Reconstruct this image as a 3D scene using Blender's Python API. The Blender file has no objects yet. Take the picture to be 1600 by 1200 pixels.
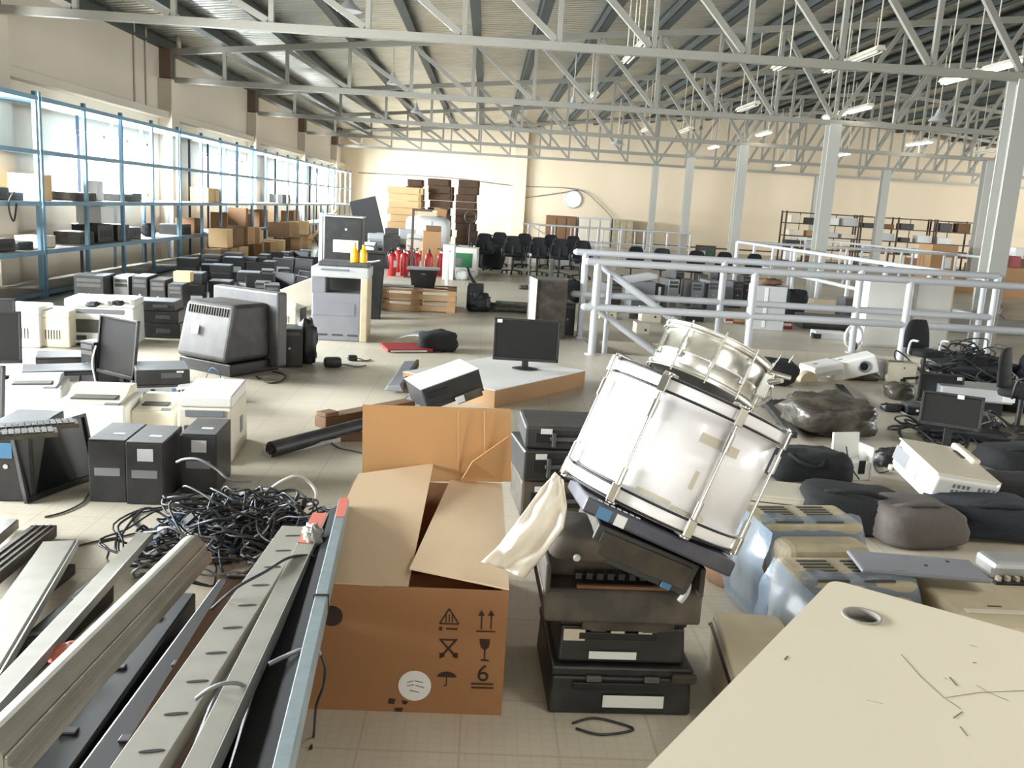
import bpy, bmesh, math, random
from mathutils import Vector, Matrix, noise
random.seed(7)
SC = bpy.context.scene
COL = SC.collection
PI = math.pi
# ------------------------------------------------------------------ camera geometry
F = 1400.0
CAM = Vector((0, 0, 1.6))
_up = Vector((425, 7076, -1400)).normalized()
_y = Vector((-38, 279.3, 1400)); _y = (_y - _up * _y.dot(_up)).normalized()
_x = _y.cross(_up)
if _x.x < 0: _x = -_x
RM = Matrix((_x, _y, _up))
def ray(px, py): return RM @ Vector(((px - 800) / F, (600 - py) / F, 1.0))
def G(px, py, z=0.0):                       # point of the horizontal plane z
    d = ray(px, py); return CAM + d * ((z - CAM.z) / d.z)
def DY(px, py, Y):                          # point of the vertical plane y = Y
    d = ray(px, py); return CAM + d * (Y / d.y)
def DX(px, py, X):
    d = ray(px, py); return CAM + d * (X / d.x)
def V(*a): return Vector(a)
def T(x=0, y=0, z=0, rx=0, ry=0, rz=0):
    return Matrix.Translation((x, y, z)) @ Matrix.Rotation(rz, 4, 'Z') @ Matrix.Rotation(ry, 4, 'Y') @ Matrix.Rotation(rx, 4, 'X')
# ------------------------------------------------------------------ materials
def lin(c):
    c = c / 255.0
    return c / 12.92 if c <= 0.04045 else ((c + 0.055) / 1.055) ** 2.4
def rgb(r, g, b): return (lin(r), lin(g), lin(b), 1)
def mat(name, col, rough=0.55, metal=0.0, var=0.12, scale=6.0, bump=0.0, bscale=40.0, alpha=1.0, dust=0.0, dcol=(150, 138, 120), coat=0.0, spec=0.5):
    m = bpy.data.materials.new(name); m.use_nodes = True
    nt = m.node_tree; N = nt.nodes; L = nt.links
    b = N['Principled BSDF']
    b.inputs['Roughness'].default_value = rough; b.inputs['Metallic'].default_value = metal
    b.inputs['Specular IOR Level'].default_value = spec
    if coat: b.inputs['Coat Weight'].default_value = coat
    tc = N.new('ShaderNodeTexCoord')
    nz = N.new('ShaderNodeTexNoise'); nz.inputs['Scale'].default_value = scale; nz.inputs['Detail'].default_value = 5
    L.new(tc.outputs['Object'], nz.inputs['Vector'])
    c = rgb(*col)
    mx = N.new('ShaderNodeMixRGB'); mx.blend_type = 'MIX'
    mx.inputs[1].default_value = (c[0] * (1 - var), c[1] * (1 - var), c[2] * (1 - var), 1)
    mx.inputs[2].default_value = (min(1, c[0] * (1 + var)), min(1, c[1] * (1 + var)), min(1, c[2] * (1 + var)), 1)
    L.new(nz.outputs['Fac'], mx.inputs[0])
    out = mx.outputs[0]
    if dust > 0:
        n2 = N.new('ShaderNodeTexNoise'); n2.inputs['Scale'].default_value = 9; n2.inputs['Detail'].default_value = 8
        L.new(tc.outputs['Object'], n2.inputs['Vector'])
        r = N.new('ShaderNodeValToRGB'); r.color_ramp.elements[0].position = 0.42; r.color_ramp.elements[1].position = 0.72
        r.color_ramp.elements[1].color = (dust, dust, dust, 1); r.color_ramp.elements[0].color = (dust * .25,) * 3 + (1,)
        L.new(n2.outputs['Fac'], r.inputs['Fac'])
        m2 = N.new('ShaderNodeMixRGB'); m2.inputs[2].default_value = rgb(*dcol)
        L.new(r.outputs['Color'], m2.inputs[0]); L.new(out, m2.inputs[1]); out = m2.outputs[0]
    L.new(out, b.inputs['Base Color'])
    if bump:
        n3 = N.new('ShaderNodeTexNoise'); n3.inputs['Scale'].default_value = bscale; n3.inputs['Detail'].default_value = 4
        L.new(tc.outputs['Object'], n3.inputs['Vector'])
        bp = N.new('ShaderNodeBump'); bp.inputs['Strength'].default_value = bump; bp.inputs['Distance'].default_value = 0.02
        L.new(n3.outputs['Fac'], bp.inputs['Height']); L.new(bp.outputs['Normal'], b.inputs['Normal'])
    if alpha < 1: b.inputs['Alpha'].default_value = alpha
    return m
def emit(name, col, s):
    m = bpy.data.materials.new(name); m.use_nodes = True
    b = m.node_tree.nodes['Principled BSDF']
    b.inputs['Base Color'].default_value = rgb(*col)
    b.inputs['Emission Color'].default_value = rgb(*col); b.inputs['Emission Strength'].default_value = s
    return m
M = {}
M['black'] = mat('black_plastic', (24, 25, 28), .42, dust=.12, dcol=(120, 116, 110))
M['black2'] = mat('charcoal_plastic', (36, 37, 41), .48, dust=.18, dcol=(125, 120, 112))
M['deep'] = mat('deep_black', (18, 18, 20), .5)
M['dusty'] = mat('dusty_black_plastic', (42, 39, 36), .7, dust=.42, dcol=(128, 114, 96))
M['matte'] = mat('matte_black_board', (20, 20, 22), .9, spec=.15)
M['carton5'] = mat('umber_cardboard', (82, 62, 48), .85, var=.15, scale=3)
M['screen'] = mat('screen_glass', (16, 17, 20), .34, var=.03)
M['grey'] = mat('grey_plastic', (128, 130, 136), .55)
M['dgrey'] = mat('dark_grey_plastic', (72, 74, 78), .5, dust=.15)
M['tvm'] = mat('television_plastic', (40, 40, 42), .55, dust=.15)
M['lgrey'] = mat('light_grey_plastic', (186, 188, 190), .5)
M['white'] = mat('white_plastic', (226, 225, 220), .45, var=.05)
M['offwhite'] = mat('aged_white_plastic', (214, 207, 190), .5, var=.07)
M['beige'] = mat('beige_plastic', (206, 192, 162), .55, var=.1, dust=.2, dcol=(140, 128, 105))
M['beige2'] = mat('dusty_beige_plastic', (178, 166, 138), .7, var=.15, dust=.5, dcol=(110, 104, 92))
M['label'] = mat('paper_label', (225, 226, 226), .6, var=.03)
M['labelg'] = mat('grey_label', (118, 120, 124), .5, var=.05)
M['labelb'] = mat('blue_label', (70, 120, 160), .5, var=.2)
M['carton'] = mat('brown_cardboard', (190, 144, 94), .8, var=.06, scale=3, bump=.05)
M['carton2'] = mat('pale_cardboard', (205, 172, 128), .8, var=.07, scale=3, bump=.05)
M['carton3'] = mat('dark_cardboard', (118, 88, 62), .85, var=.15, scale=3, bump=.08)
M['carton4'] = mat('tan_cardboard', (168, 132, 94), .85, var=.12, scale=3)
M['cartonin'] = mat('cardboard_inside', (212, 186, 152), .8, var=.05, scale=3, bump=.04)
M['ink'] = mat('black_ink', (48, 28, 16), .7, var=.05)
M['chrome'] = mat('chrome', (225, 225, 222), .14, metal=1, var=.03)
M['chromew'] = mat('brushed_chrome', (236, 233, 226), .3, metal=1, var=.05, bump=.02, bscale=12)
M['steel'] = mat('galvanised_steel', (176, 178, 178), .42, metal=.7, var=.14, scale=12)
M['alu'] = mat('aluminium', (190, 190, 186), .38, metal=.55, var=.1, scale=10)
M['alublue'] = mat('bluish_aluminium', (146, 160, 166), .4, metal=.4, var=.25, scale=20)
M['dust_metal'] = mat('dusty_painted_metal', (150, 147, 138), .6, metal=.15, var=.12, scale=8, dust=.35, dcol=(120, 112, 98))
M['cartonf'] = mat('shaded_brown_cardboard', (152, 108, 72), .8, var=.06, scale=3, bump=.04)  # darker copy of the carton brown, with the shade on its front put in
M['drum'] = mat('white_drum_wrap', (236, 234, 236), .3, var=.03, coat=.4)
M['head'] = mat('dusty_drum_head', (120, 108, 96), .6, var=.2)
M['tape'] = mat('old_masking_tape', (200, 192, 176), .7, var=.12, scale=20)
M['navy'] = mat('navy_plastic', (44, 50, 72), .45, dust=.2)
M['red'] = mat('red_paint', (176, 36, 34), .35)
M['redp'] = mat('red_card', (150, 44, 48), .55)
M['pink'] = mat('faded_red_paint', (208, 112, 96), .5)
M['yellow'] = mat('yellow_plastic', (238, 184, 32), .35)
M['green'] = mat('green_board', (48, 120, 72), .5, var=.2)
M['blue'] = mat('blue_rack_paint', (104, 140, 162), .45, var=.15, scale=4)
M['blue_shaded'] = mat('shaded_blue_rack_paint', (70, 84, 102), .5, var=.15, scale=4)  # copy of the rack blue, darkened for the shade on the rear posts
M['rust'] = mat('brown_rack_paint', (74, 58, 52), .6)
M['wood'] = mat('pallet_wood', (186, 150, 110), .75, var=.22, scale=7)
M['woodd'] = mat('dark_wood', (112, 82, 58), .75, var=.2, scale=7)
M['rail'] = mat('white_rail_paint', (188, 190, 194), .42, var=.05)
M['truss'] = mat('truss_paint', (150, 148, 140), .42, metal=.15, var=.08, scale=2)
M['purlin'] = mat('purlin_paint', (66, 72, 70), .6, var=.1, scale=2)
M['colm'] = mat('column_paint', (178, 178, 172), .5, var=.04, scale=2)
M['fabric'] = mat('black_fabric', (24, 25, 28), .9, var=.2, scale=20, bump=.25, bscale=60)
M['fabricg'] = mat('grey_fabric', (92, 86, 82), .9, var=.15, scale=20, bump=.2, bscale=60)
M['fabricn'] = mat('navy_fabric', (34, 38, 46), .9, var=.2, scale=20, bump=.25, bscale=60)
M['binbag'] = mat('black_bin_bag', (42, 40, 38), .32, var=.2, bump=.5, bscale=14, dust=.3)
M['cable'] = mat('black_cable', (40, 41, 45), .5, var=.3, scale=3)
M['cableg'] = mat('grey_cable', (120, 120, 122), .5)
M['cablew'] = mat('white_cable', (215, 213, 208), .5)
M['cableb'] = mat('blue_cable', (80, 130, 180), .5)
M['wrap'] = mat('blue_grey_plastic_wrap', (112, 128, 146), .34, var=.25, bump=.5, bscale=9, alpha=.62)
M['bagw'] = mat('white_plastic_bag', (240, 232, 220), .4, var=.05, bump=.35, bscale=10, alpha=.93)
M['desk'] = mat('cream_laminate', (224, 214, 192), .4, var=.03, scale=2)
M['vent'] = mat('vent_dark', (70, 68, 62), .8)
M['fixture'] = mat('fixture_enamel', (214, 208, 190), .45, var=.05)
M['tube_on'] = emit('lit_tube', (255, 252, 240), 14)
M['tube_off'] = mat('unlit_tube', (224, 222, 212), .3, var=.03)
M['daylight'] = emit('daylight_opening', (255, 250, 235), 6)
# ------------------------------------------------------------------ mesh builder
class MB:
    def __init__(s): s.v = []; s.f = []; s.sm = []
    def add(s, vs, fs, M=None, smooth=False):
        o = len(s.v)
        for v in vs:
            v = Vector(v); s.v.append(M @ v if M else v)
        for f in fs: s.f.append([o + i for i in f]); s.sm.append(smooth)
        return s
    def box(s, cx, cy, cz, dx, dy, dz, M=None):
        x, y, z = dx / 2, dy / 2, dz / 2
        vs = [(cx + a * x, cy + b * y, cz + c * z) for c in (-1, 1) for b in (-1, 1) for a in (-1, 1)]
        return s.add(vs, [(0, 2, 3, 1), (4, 5, 7, 6), (0, 1, 5, 4), (2, 6, 7, 3), (0, 4, 6, 2), (1, 3, 7, 5)], M)
    def fru(s, b, t, M=None):               # frustum: b, t = (x0, x1, y0, y1, z)
        vs = [(b[0], b[2], b[4]), (b[1], b[2], b[4]), (b[0], b[3], b[4]), (b[1], b[3], b[4]), (t[0], t[2], t[4]), (t[1], t[2], t[4]), (t[0], t[3], t[4]), (t[1], t[3], t[4])]
        return s.add(vs, [(0, 2, 3, 1), (4, 5, 7, 6), (0, 1, 5, 4), (2, 6, 7, 3), (0, 4, 6, 2), (1, 3, 7, 5)], M)
    def prism(s, pts, z0, z1, M=None):
        n = len(pts)
        vs = [(p[0], p[1], z0) for p in pts] + [(p[0], p[1], z1) for p in pts]
        fs = [list(range(n))[::-1], list(range(n, 2 * n))] + [(i, (i + 1) % n, n + (i + 1) % n, n + i) for i in range(n)]
        return s.add(vs, fs, M)
    def lathe(s, prof, n=24, M=None, smooth=True, cap=True, sx=1, sy=1):
        vs = []; fs = []
        for r, z in prof:
            for i in range(n):
                a = 2 * PI * i / n; vs.append((r * math.cos(a) * sx, r * math.sin(a) * sy, z))
        for k in range(len(prof) - 1):
            for i in range(n):
                j = (i + 1) % n; fs.append((k * n + i, k * n + j, (k + 1) * n + j, (k + 1) * n + i))
        s.add(vs, fs, M, smooth)
        if cap:
            for k, rev in ((0, True), (len(prof) - 1, False)):
                if prof[k][0] > 1e-4:
                    ids = list(range(n)); c = vs[k * n:(k + 1) * n]
                    s.add(c, [ids[::-1] if rev else ids], M)
        return s
    def cyl(s, p0, p1, r0, r1=None, n=12):
        p0 = Vector(p0); p1 = Vector(p1); d = p1 - p0; L = d.length
        q = d.to_track_quat('Z', 'Y').to_matrix().to_4x4()
        return s.lathe([(r0, 0), (r0 if r1 is None else r1, L)], n, Matrix.Translation(p0) @ q)
    def bar(s, p0, p1, w, h):               # rectangular bar, h measured upward
        p0 = Vector(p0); p1 = Vector(p1); y = (p1 - p0); L = y.length; y.normalize()
        up = Vector((0, 0, 1)) if abs(y.z) < .98 else Vector((0, 1, 0))
        x = y.cross(up).normalized(); z = x.cross(y)
        m = Matrix(((x.x, y.x, z.x, p0.x), (x.y, y.y, z.y, p0.y), (x.z, y.z, z.z, p0.z), (0, 0, 0, 1)))
        return s.box(0, L / 2, 0, w, L, h, m)
    def tube(s, pts, r, n=6, smooth=True, res=0):
        P = [Vector(p) for p in pts]
        if res:
            Q = []
            for i in range(len(P) - 1):
                a = P[max(i - 1, 0)]; b = P[i]; c = P[i + 1]; d = P[min(i + 2, len(P) - 1)]
                for k in range(res):
                    t = k / res
                    Q.append(.5 * ((2 * b) + (c - a) * t + (2 * a - 5 * b + 4 * c - d) * t * t + (3 * b - a - 3 * c + d) * t ** 3))
            Q.append(P[-1]); P = Q
        vs = []; fs = []; u = None
        for i, p in enumerate(P):
            t = (P[min(i + 1, len(P) - 1)] - P[max(i - 1, 0)])
            t = t.normalized() if t.length > 1e-9 else Vector((0, 0, 1))
            if u is None:
                u = t.orthogonal().normalized()
            u = (u - t * u.dot(t)); u = u.normalized() if u.length > 1e-6 else t.orthogonal().normalized()
            w = t.cross(u)
            for k in range(n):
                a = 2 * PI * k / n; vs.append(p + (u * math.cos(a) + w * math.sin(a)) * r)
        for i in range(len(P) - 1):
            for k in range(n):
                j = (k + 1) % n; fs.append((i * n + k, i * n + j, (i + 1) * n + j, (i + 1) * n + k))
        fs.append(tuple(range(n))[::-1]); e = (len(P) - 1) * n; fs.append(tuple(range(e, e + n)))
        return s.add(vs, fs, None, smooth)
    def torus(s, R, r, M=None, n=28, k=8, sx=1, sy=1):
        vs = [((R + r * math.cos(b)) * math.cos(a) * sx, (R + r * math.cos(b)) * math.sin(a) * sy, r * math.sin(b)) for a in (2 * PI * i / n for i in range(n)) for b in (2 * PI * j / k for j in range(k))]
        fs = [(i * k + j, ((i + 1) % n) * k + j, ((i + 1) % n) * k + (j + 1) % k, i * k + (j + 1) % k) for i in range(n) for j in range(k)]
        return s.add(vs, fs, M, True)
    def grid(s, fn, nu, nv, M=None, smooth=True):
        vs = [fn(i / nu, j / nv) for i in range(nu + 1) for j in range(nv + 1)]
        w = nv + 1
        fs = [(i * w + j, (i + 1) * w + j, (i + 1) * w + j + 1, i * w + j + 1) for i in range(nu) for j in range(nv)]
        return s.add(vs, fs, M, smooth)
    def blob(s, dx, dy, dz, seed=0, amp=.18, fr=2.0, box=.5, nu=26, nv=16):
        # closed lumpy body on the plane z = 0; box: 0 round .. 1 boxy
        def fn(u, v):
            a = 2 * PI * u; b = PI * v
            e = 1 - .72 * box
            sg = lambda t: math.copysign(abs(t) ** e, t)
            x = sg(math.cos(a)) * sg(math.sin(b)); y = sg(math.sin(a)) * sg(math.sin(b)); z = sg(-math.cos(b))
            k = 1 + amp * noise.noise((x * fr + seed * 3.1, y * fr + seed, z * fr)) + amp * .5 * noise.noise((x * fr * 2.7 + seed, y * fr * 2.7, z * fr * 2.7 + seed))
            return (x * dx / 2 * k, y * dy / 2 * k, max(0, (z * k + 1) * dz / 2))
        return s.grid(fn, nu, nv)
    def build(s, name, m, parent=None, bevel=0.0, seg=2, solid=0.0):
        me = bpy.data.meshes.new(name)
        me.from_pydata([tuple(v) for v in s.v], [], s.f)
        me.polygons.foreach_set('use_smooth', s.sm)
        me.update()
        bm = bmesh.new(); bm.from_mesh(me); bmesh.ops.recalc_face_normals(bm, faces=bm.faces); bm.to_mesh(me); bm.free()
        me.materials.append(M[m] if isinstance(m, str) else m)
        o = bpy.data.objects.new(name, me); COL.objects.link(o)
        if parent: o.parent = parent
        if solid:
            md = o.modifiers.new('s', 'SOLIDIFY'); md.thickness = solid
        if bevel:
            md = o.modifiers.new('b', 'BEVEL'); md.width = bevel; md.segments = seg; md.limit_method = 'ANGLE'; md.angle_limit = .7
        return o
def B(): return MB()
def bx(name, m, parent, cx, cy, cz, dx, dy, dz, bevel=.004, MM=None):
    return MB().box(cx, cy, cz, dx, dy, dz, MM).build(name, m, parent, bevel)
def tag(o, label, cat, group=None, kind=None):
    if label: o['label'] = label
    if cat: o['category'] = cat
    if group: o['group'] = group
    if kind: o['kind'] = kind
    return o
def thing(name, label, cat, loc=(0, 0, 0), rz=0, group=None, rx=0, ry=0, mw=None):
    o = bpy.data.objects.new(name, None); COL.objects.link(o); o.empty_display_size = .05
    o.matrix_world = mw if mw is not None else T(loc[0], loc[1], loc[2], rx, ry, rz)
    return tag(o, label, cat, group)
def fr(p0, p1, roll=0.0):                   # frame at p0, Y along p1 - p0, Z up
    p0 = Vector(p0); p1 = Vector(p1); y = (p1 - p0).normalized()
    x = y.cross(Vector((0, 0, 1))).normalized(); z = x.cross(y)
    m = Matrix(((x.x, y.x, z.x, p0.x), (x.y, y.y, z.y, p0.y), (x.z, y.z, z.z, p0.z), (0, 0, 0, 1)))
    return m @ Matrix.Rotation(roll, 4, 'Y')
def struct(o, name=None):
    o['kind'] = 'structure'; return o
def copy_tree(o, parent=None):
    c = o.copy(); COL.objects.link(c)
    if parent: c.parent = parent; c.matrix_parent_inverse = o.matrix_parent_inverse
    for ch in list(o.children): copy_tree(ch, c)
    return c
ORD = 'first second third fourth fifth sixth seventh eighth ninth tenth eleventh twelfth thirteenth fourteenth fifteenth sixteenth seventeenth eighteenth nineteenth twentieth'.split()
def front(px, py, z, rz, d):                # base centre of a thing whose front bottom edge is seen at px, py
    p = G(px, py, z); return (p.x - math.sin(rz) * d / 2, p.y + math.cos(rz) * d / 2, z)
# ------------------------------------------------------------------ camera and view
cam = bpy.data.cameras.new('camera'); cam.sensor_width = 36; cam.lens = F / 1600 * 36; cam.clip_start = .05; cam.clip_end = 300
co = bpy.data.objects.new('camera', cam); COL.objects.link(co)
r_, u_, f_ = RM.col[0], RM.col[1], RM.col[2]
co.matrix_world = Matrix(((r_.x, u_.x, -f_.x, 0), (r_.y, u_.y, -f_.y, 0), (r_.z, u_.z, -f_.z, 1.6), (0, 0, 0, 1)))
SC.camera = co
SC.view_settings.view_transform = 'Standard'; SC.view_settings.look = 'None'; SC.view_settings.gamma = 1; SC.view_settings.use_curve_mapping = False
SC.view_settings.exposure = 0.5
SC.cycles.use_denoising = True
SC.cycles.max_bounces = 8; SC.cycles.diffuse_bounces = 5; SC.cycles.glossy_bounces = 3; SC.cycles.transparent_max_bounces = 8; SC.cycles.caustics_reflective = False; SC.cycles.caustics_refractive = False
SC.cycles.sample_clamp_indirect = 6
# ------------------------------------------------------------------ the hall
XL, XR, YB, YF = -7.0, 36.2, -5.0, 43.6
TY = [13.0, 20.0, 27.0, 34.0, 41.0]
def ztop(X): return 5.04 + .1 * X if X <= 14.6 else 6.5 - .1 * (X - 14.6)
def m_wall():
    m = mat('painted_wall', (208, 198, 182), .8, var=.05, scale=.7)
    return m
M['wall'] = m_wall()
M['wallf'] = mat('painted_far_wall', (224, 208, 182), .8, var=.06, scale=.5)
def m_floor():
    m = mat('floor_tiles', (212, 203, 186), .38, var=.05, scale=1.2)
    nt = m.node_tree; N = nt.nodes; L = nt.links; b = N['Principled BSDF']
    tc = N.new('ShaderNodeTexCoord')
    br = N.new('ShaderNodeTexBrick'); br.offset = 0; br.inputs['Scale'].default_value = 1
    br.inputs['Brick Width'].default_value = .3; br.inputs['Row Height'].default_value = .3; br.inputs['Mortar Size'].default_value = .004
    br.inputs['Mortar'].default_value = (.82, .80, .76, 1); br.inputs['Color1'].default_value = (1, 1, 1, 1); br.inputs['Color2'].default_value = (.95, .95, .94, 1)
    L.new(tc.outputs['Object'], br.inputs['Vector'])
    ck = N.new('ShaderNodeTexVoronoi'); ck.inputs['Scale'].default_value = 26; ck.feature = 'F1'; ck.distance = 'CHEBYCHEV'; ck.inputs['Randomness'].default_value = .1
    L.new(tc.outputs['Object'], ck.inputs['Vector'])
    rp = N.new('ShaderNodeValToRGB'); rp.color_ramp.elements[0].color = (1, 1, 1, 1); rp.color_ramp.elements[1].color = (.86, .85, .82, 1); rp.color_ramp.elements[0].position = .35; rp.color_ramp.elements[1].position = .6
    L.new(ck.outputs['Distance'], rp.inputs['Fac'])
    src = b.inputs['Base Color'].links[0].from_socket
    a = N.new('ShaderNodeMixRGB'); a.blend_type = 'MULTIPLY'; a.inputs[0].default_value = 1
    L.new(src, a.inputs[1]); L.new(br.outputs['Color'], a.inputs[2])
    c = N.new('ShaderNodeMixRGB'); c.blend_type = 'MULTIPLY'; c.inputs[0].default_value = .8
    L.new(a.outputs[0], c.inputs[1]); L.new(rp.outputs['Color'], c.inputs[2])
    st = N.new('ShaderNodeTexNoise'); st.inputs['Scale'].default_value = .55; st.inputs['Detail'].default_value = 7
    L.new(tc.outputs['Object'], st.inputs['Vector'])
    rp2 = N.new('ShaderNodeValToRGB'); rp2.color_ramp.elements[0].color = (.78, .74, .68, 1); rp2.color_ramp.elements[1].color = (1, 1, 1, 1); rp2.color_ramp.elements[0].position = .36; rp2.color_ramp.elements[1].position = .58
    L.new(st.outputs['Fac'], rp2.inputs['Fac'])
    e = N.new('ShaderNodeMixRGB'); e.blend_type = 'MULTIPLY'; e.inputs[0].default_value = .55
    L.new(c.outputs[0], e.inputs[1]); L.new(rp2.outputs['Color'], e.inputs[2])
    L.new(e.outputs[0], b.inputs['Base Color'])
    return m
M['floor'] = m_floor()
def m_roof():
    m = mat('silver_roof_lining', (236, 234, 226), .36, metal=.95, var=.22, scale=1.5)
    nt = m.node_tree; N = nt.nodes; L = nt.links; b = N['Principled BSDF']
    tc = N.new('ShaderNodeTexCoord')
    mp = N.new('ShaderNodeMapping'); mp.inputs['Scale'].default_value = (.35, 1, 1)
    L.new(tc.outputs['Object'], mp.inputs['Vector'])
    w = N.new('ShaderNodeTexWave'); w.bands_direction = 'Y'; w.inputs['Scale'].default_value = 1.6; w.inputs['Distortion'].default_value = 2.5; w.inputs['Detail'].default_value = 3
    L.new(mp.outputs['Vector'], w.inputs['Vector'])
    n = N.new('ShaderNodeTexNoise'); n.inputs['Scale'].default_value = 1.1; n.inputs['Detail'].default_value = 5
    L.new(mp.outputs['Vector'], n.inputs['Vector'])
    ad = N.new('ShaderNodeMath'); ad.operation = 'ADD'; L.new(w.outputs['Fac'], ad.inputs[0]); L.new(n.outputs['Fac'], ad.inputs[1])
    bp = N.new('ShaderNodeBump'); bp.inputs['Strength'].default_value = .85; bp.inputs['Distance'].default_value = .14
    L.new(ad.outputs[0], bp.inputs['Height']); L.new(bp.outputs['Normal'], b.inputs['Normal'])
    return m
M['roof'] = m_roof()
# floor with the stair opening
SX0, SX1, SY0, SY1 = 1.32, 6.35, 10.2, 11.25
fb = B()
for x0, x1, y0, y1 in ((XL, XR, YB, SY0), (XL, XR, SY1, YF), (XL, SX0, SY0, SY1), (SX1, XR, SY0, SY1)):
    fb.box((x0 + x1) / 2, (y0 + y1) / 2, -.1, x1 - x0, y1 - y0, .2)
struct(fb.build('floor', 'floor'))
st = B()
M['conc'] = mat('grey_concrete', (150, 146, 142), .8, var=.1)
st.box((SX0 + SX1) / 2, SY1 + .06, -1.7, SX1 - SX0, .1, 3); st.box((SX0 + SX1) / 2, SY0 - .06, -1.7, SX1 - SX0, .1, 3); st.box(SX0 - .06, (SY0 + SY1) / 2, -1.7, .1, 1.2, 3); st.box((SX0 + SX1) / 2, (SY0 + SY1) / 2, -3.25, SX1 - SX0, 1.2, .1)
struct(st.build('wall_stairwell', 'conc'))
sb = B()
for i in range(16): sb.box(SX0 + .28 * (i + .5), (SY0 + SY1) / 2, -.18 * (i + 1) - .12, .28, 1.0, .24)
struct(sb.build('floor_stair_flight', 'conc'))
# left wall with windows
WIN = [3.1, 10.2, 17.2, 24.5, 31.6, 38.6]
ZW0, ZW1, HW = 1.36, 2.44, 2.15
wl = B()
th = .25; xc = XL - th / 2
wl.box(xc, (YB + YF) / 2, ZW0 / 2, th, YF - YB, ZW0); wl.box(xc, (YB + YF) / 2, (ZW1 + 5.0) / 2, th, YF - YB, 5.0 - ZW1)
ys = [YB] + [v for c in WIN for v in (c - HW, c + HW)] + [YF]
for i in range(0, len(ys), 2): wl.box(xc, (ys[i] + ys[i + 1]) / 2, (ZW0 + ZW1) / 2, th, ys[i + 1] - ys[i], ZW1 - ZW0)
struct(wl.build('wall_left', 'wall'))
def m_glass():
    m = bpy.data.materials.new('window_glass'); m.use_nodes = True
    nt = m.node_tree; N = nt.nodes; L = nt.links
    for n in list(N):
        if n.type != 'OUTPUT_MATERIAL': N.remove(n)
    o = [n for n in N if n.type == 'OUTPUT_MATERIAL'][0]
    t = N.new('ShaderNodeBsdfTransparent'); t.inputs['Color'].default_value = (.95, .97, .97, 1)
    g = N.new('ShaderNodeBsdfGlossy'); g.inputs['Roughness'].default_value = .02
    x = N.new('ShaderNodeMixShader'); x.inputs[0].default_value = .06
    L.new(t.outputs[0], x.inputs[1]); L.new(g.outputs[0], x.inputs[2]); L.new(x.outputs[0], o.inputs['Surface'])
    return m
M['glass'] = m_glass()
for i, y in enumerate(WIN):
    w = B(); zc = (ZW0 + ZW1) / 2; hz = ZW1 - ZW0
    for yy in (-HW + .03, -HW / 2, 0, HW / 2, HW - .03): w.box(XL - .12, y + yy, zc, .06, .06, hz)
    for zz in (ZW0 + .03, ZW1 - .03): w.box(XL - .12, y, zz, .06, HW * 2, .06)
    o = struct(w.build(f'window_{i + 1}', 'lgrey'))
    B().box(XL - .14, y, zc, .008, HW * 2 - .06, hz - .06).build('pane', 'glass', o)
# ledge, pilasters
struct(bx('trim_1', 'wall', None, XL + .11, (YB + YF) / 2, 3.06, .22, YF - YB, .15, .01))
for i, y in enumerate([6.0] + TY):
    struct(bx(f'trim_{i + 2}', 'wall', None, XL + .14, y, 1.9, .28, .5, 3.8, .01))
M['cap'] = mat('shaded_pilaster_brown', (112, 92, 76), .7)  # brown stands in for shade on the camera side of the pilaster heads
for i, y in enumerate(TY):
    struct(bx(f'trim_{i + 10}', 'cap', None, XL + .12, y, 4.12, .24, .34, .6, .01))
# far wall with its round opening, right wall, back wall
struct(B().box((XL + XR) / 2, YF + .125, 3.6, XR - XL + .5, .25, 7.4).build('wall_far', 'wallf'))
struct(bx('trim_20', 'wallf', None, 1.45, YF - .12, 2.6, .62, .24, 5.2, .01))
rw = B(); rw.torus(.39, .05, T(4.05, YF - .02, 2.12, PI / 2)); o = struct(rw.build('window_8', 'lgrey'))
B().lathe([(.38, 0), (.38, .015)], 28, T(4.05, YF - .02, 2.12, PI / 2)).build('pane', 'daylight', o)
ADDED_RWIN = [4, 14, 24, 34]  # windows added in the unseen right wall to let in fill light
wr = B(); wr.box(XR + .125, (YB + YF) / 2, .7, .25, YF - YB, 1.4); wr.box(XR + .125, (YB + YF) / 2, 4.5, .25, YF - YB, 1.4)
ys = [YB] + [v for c in ADDED_RWIN for v in (c - 3, c + 3)] + [YF]
for i in range(0, len(ys), 2): wr.box(XR + .125, (ys[i] + ys[i + 1]) / 2, 2.6, .25, ys[i + 1] - ys[i], 2.4)
struct(wr.build('wall_right', 'wall'))
for i, y in enumerate(ADDED_RWIN):
    w = B()
    for yy in (-2.97, -1, 1, 2.97): w.box(XR + .12, y + yy, 2.6, .06, .06, 2.4)
    o = struct(w.build(f'window_{i + 14}', 'lgrey'))
    B().box(XR + .14, y, 2.6, .008, 5.9, 2.34).build('pane', 'glass', o)
ADDED_BWIN = [(-3.5, 3.4), (2.8, 4.2), (10.0, 4.0), (18.0, 4.0)]  # window bays added behind the camera as a fill light source
wb = B(); wb.box((XL + XR) / 2, YB - .125, .55, XR - XL, .25, 1.1); wb.box((XL + XR) / 2, YB - .125, 5.2, XR - XL, .25, 4.4)
xs = [XL] + [v for c, w in ADDED_BWIN for v in (c - w / 2, c + w / 2)] + [XR]
for i in range(0, len(xs), 2): wb.box((xs[i] + xs[i + 1]) / 2, YB - .125, 2.05, xs[i + 1] - xs[i], .25, 1.9)
struct(wb.build('wall_back', 'wall'))
for i, (c, w) in enumerate(ADDED_BWIN):
    o = struct(B().box(c, YB - .1, 1.13, w, .06, .06).box(c, YB - .1, 2.97, w, .06, .06).box(c, YB - .1, 2.05, .06, .06, 1.8).build(f'window_{i + 9}', 'lgrey'))
    B().box(c, YB - .12, 2.05, w, .008, 1.78).build('pane', 'glass', o)
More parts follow.
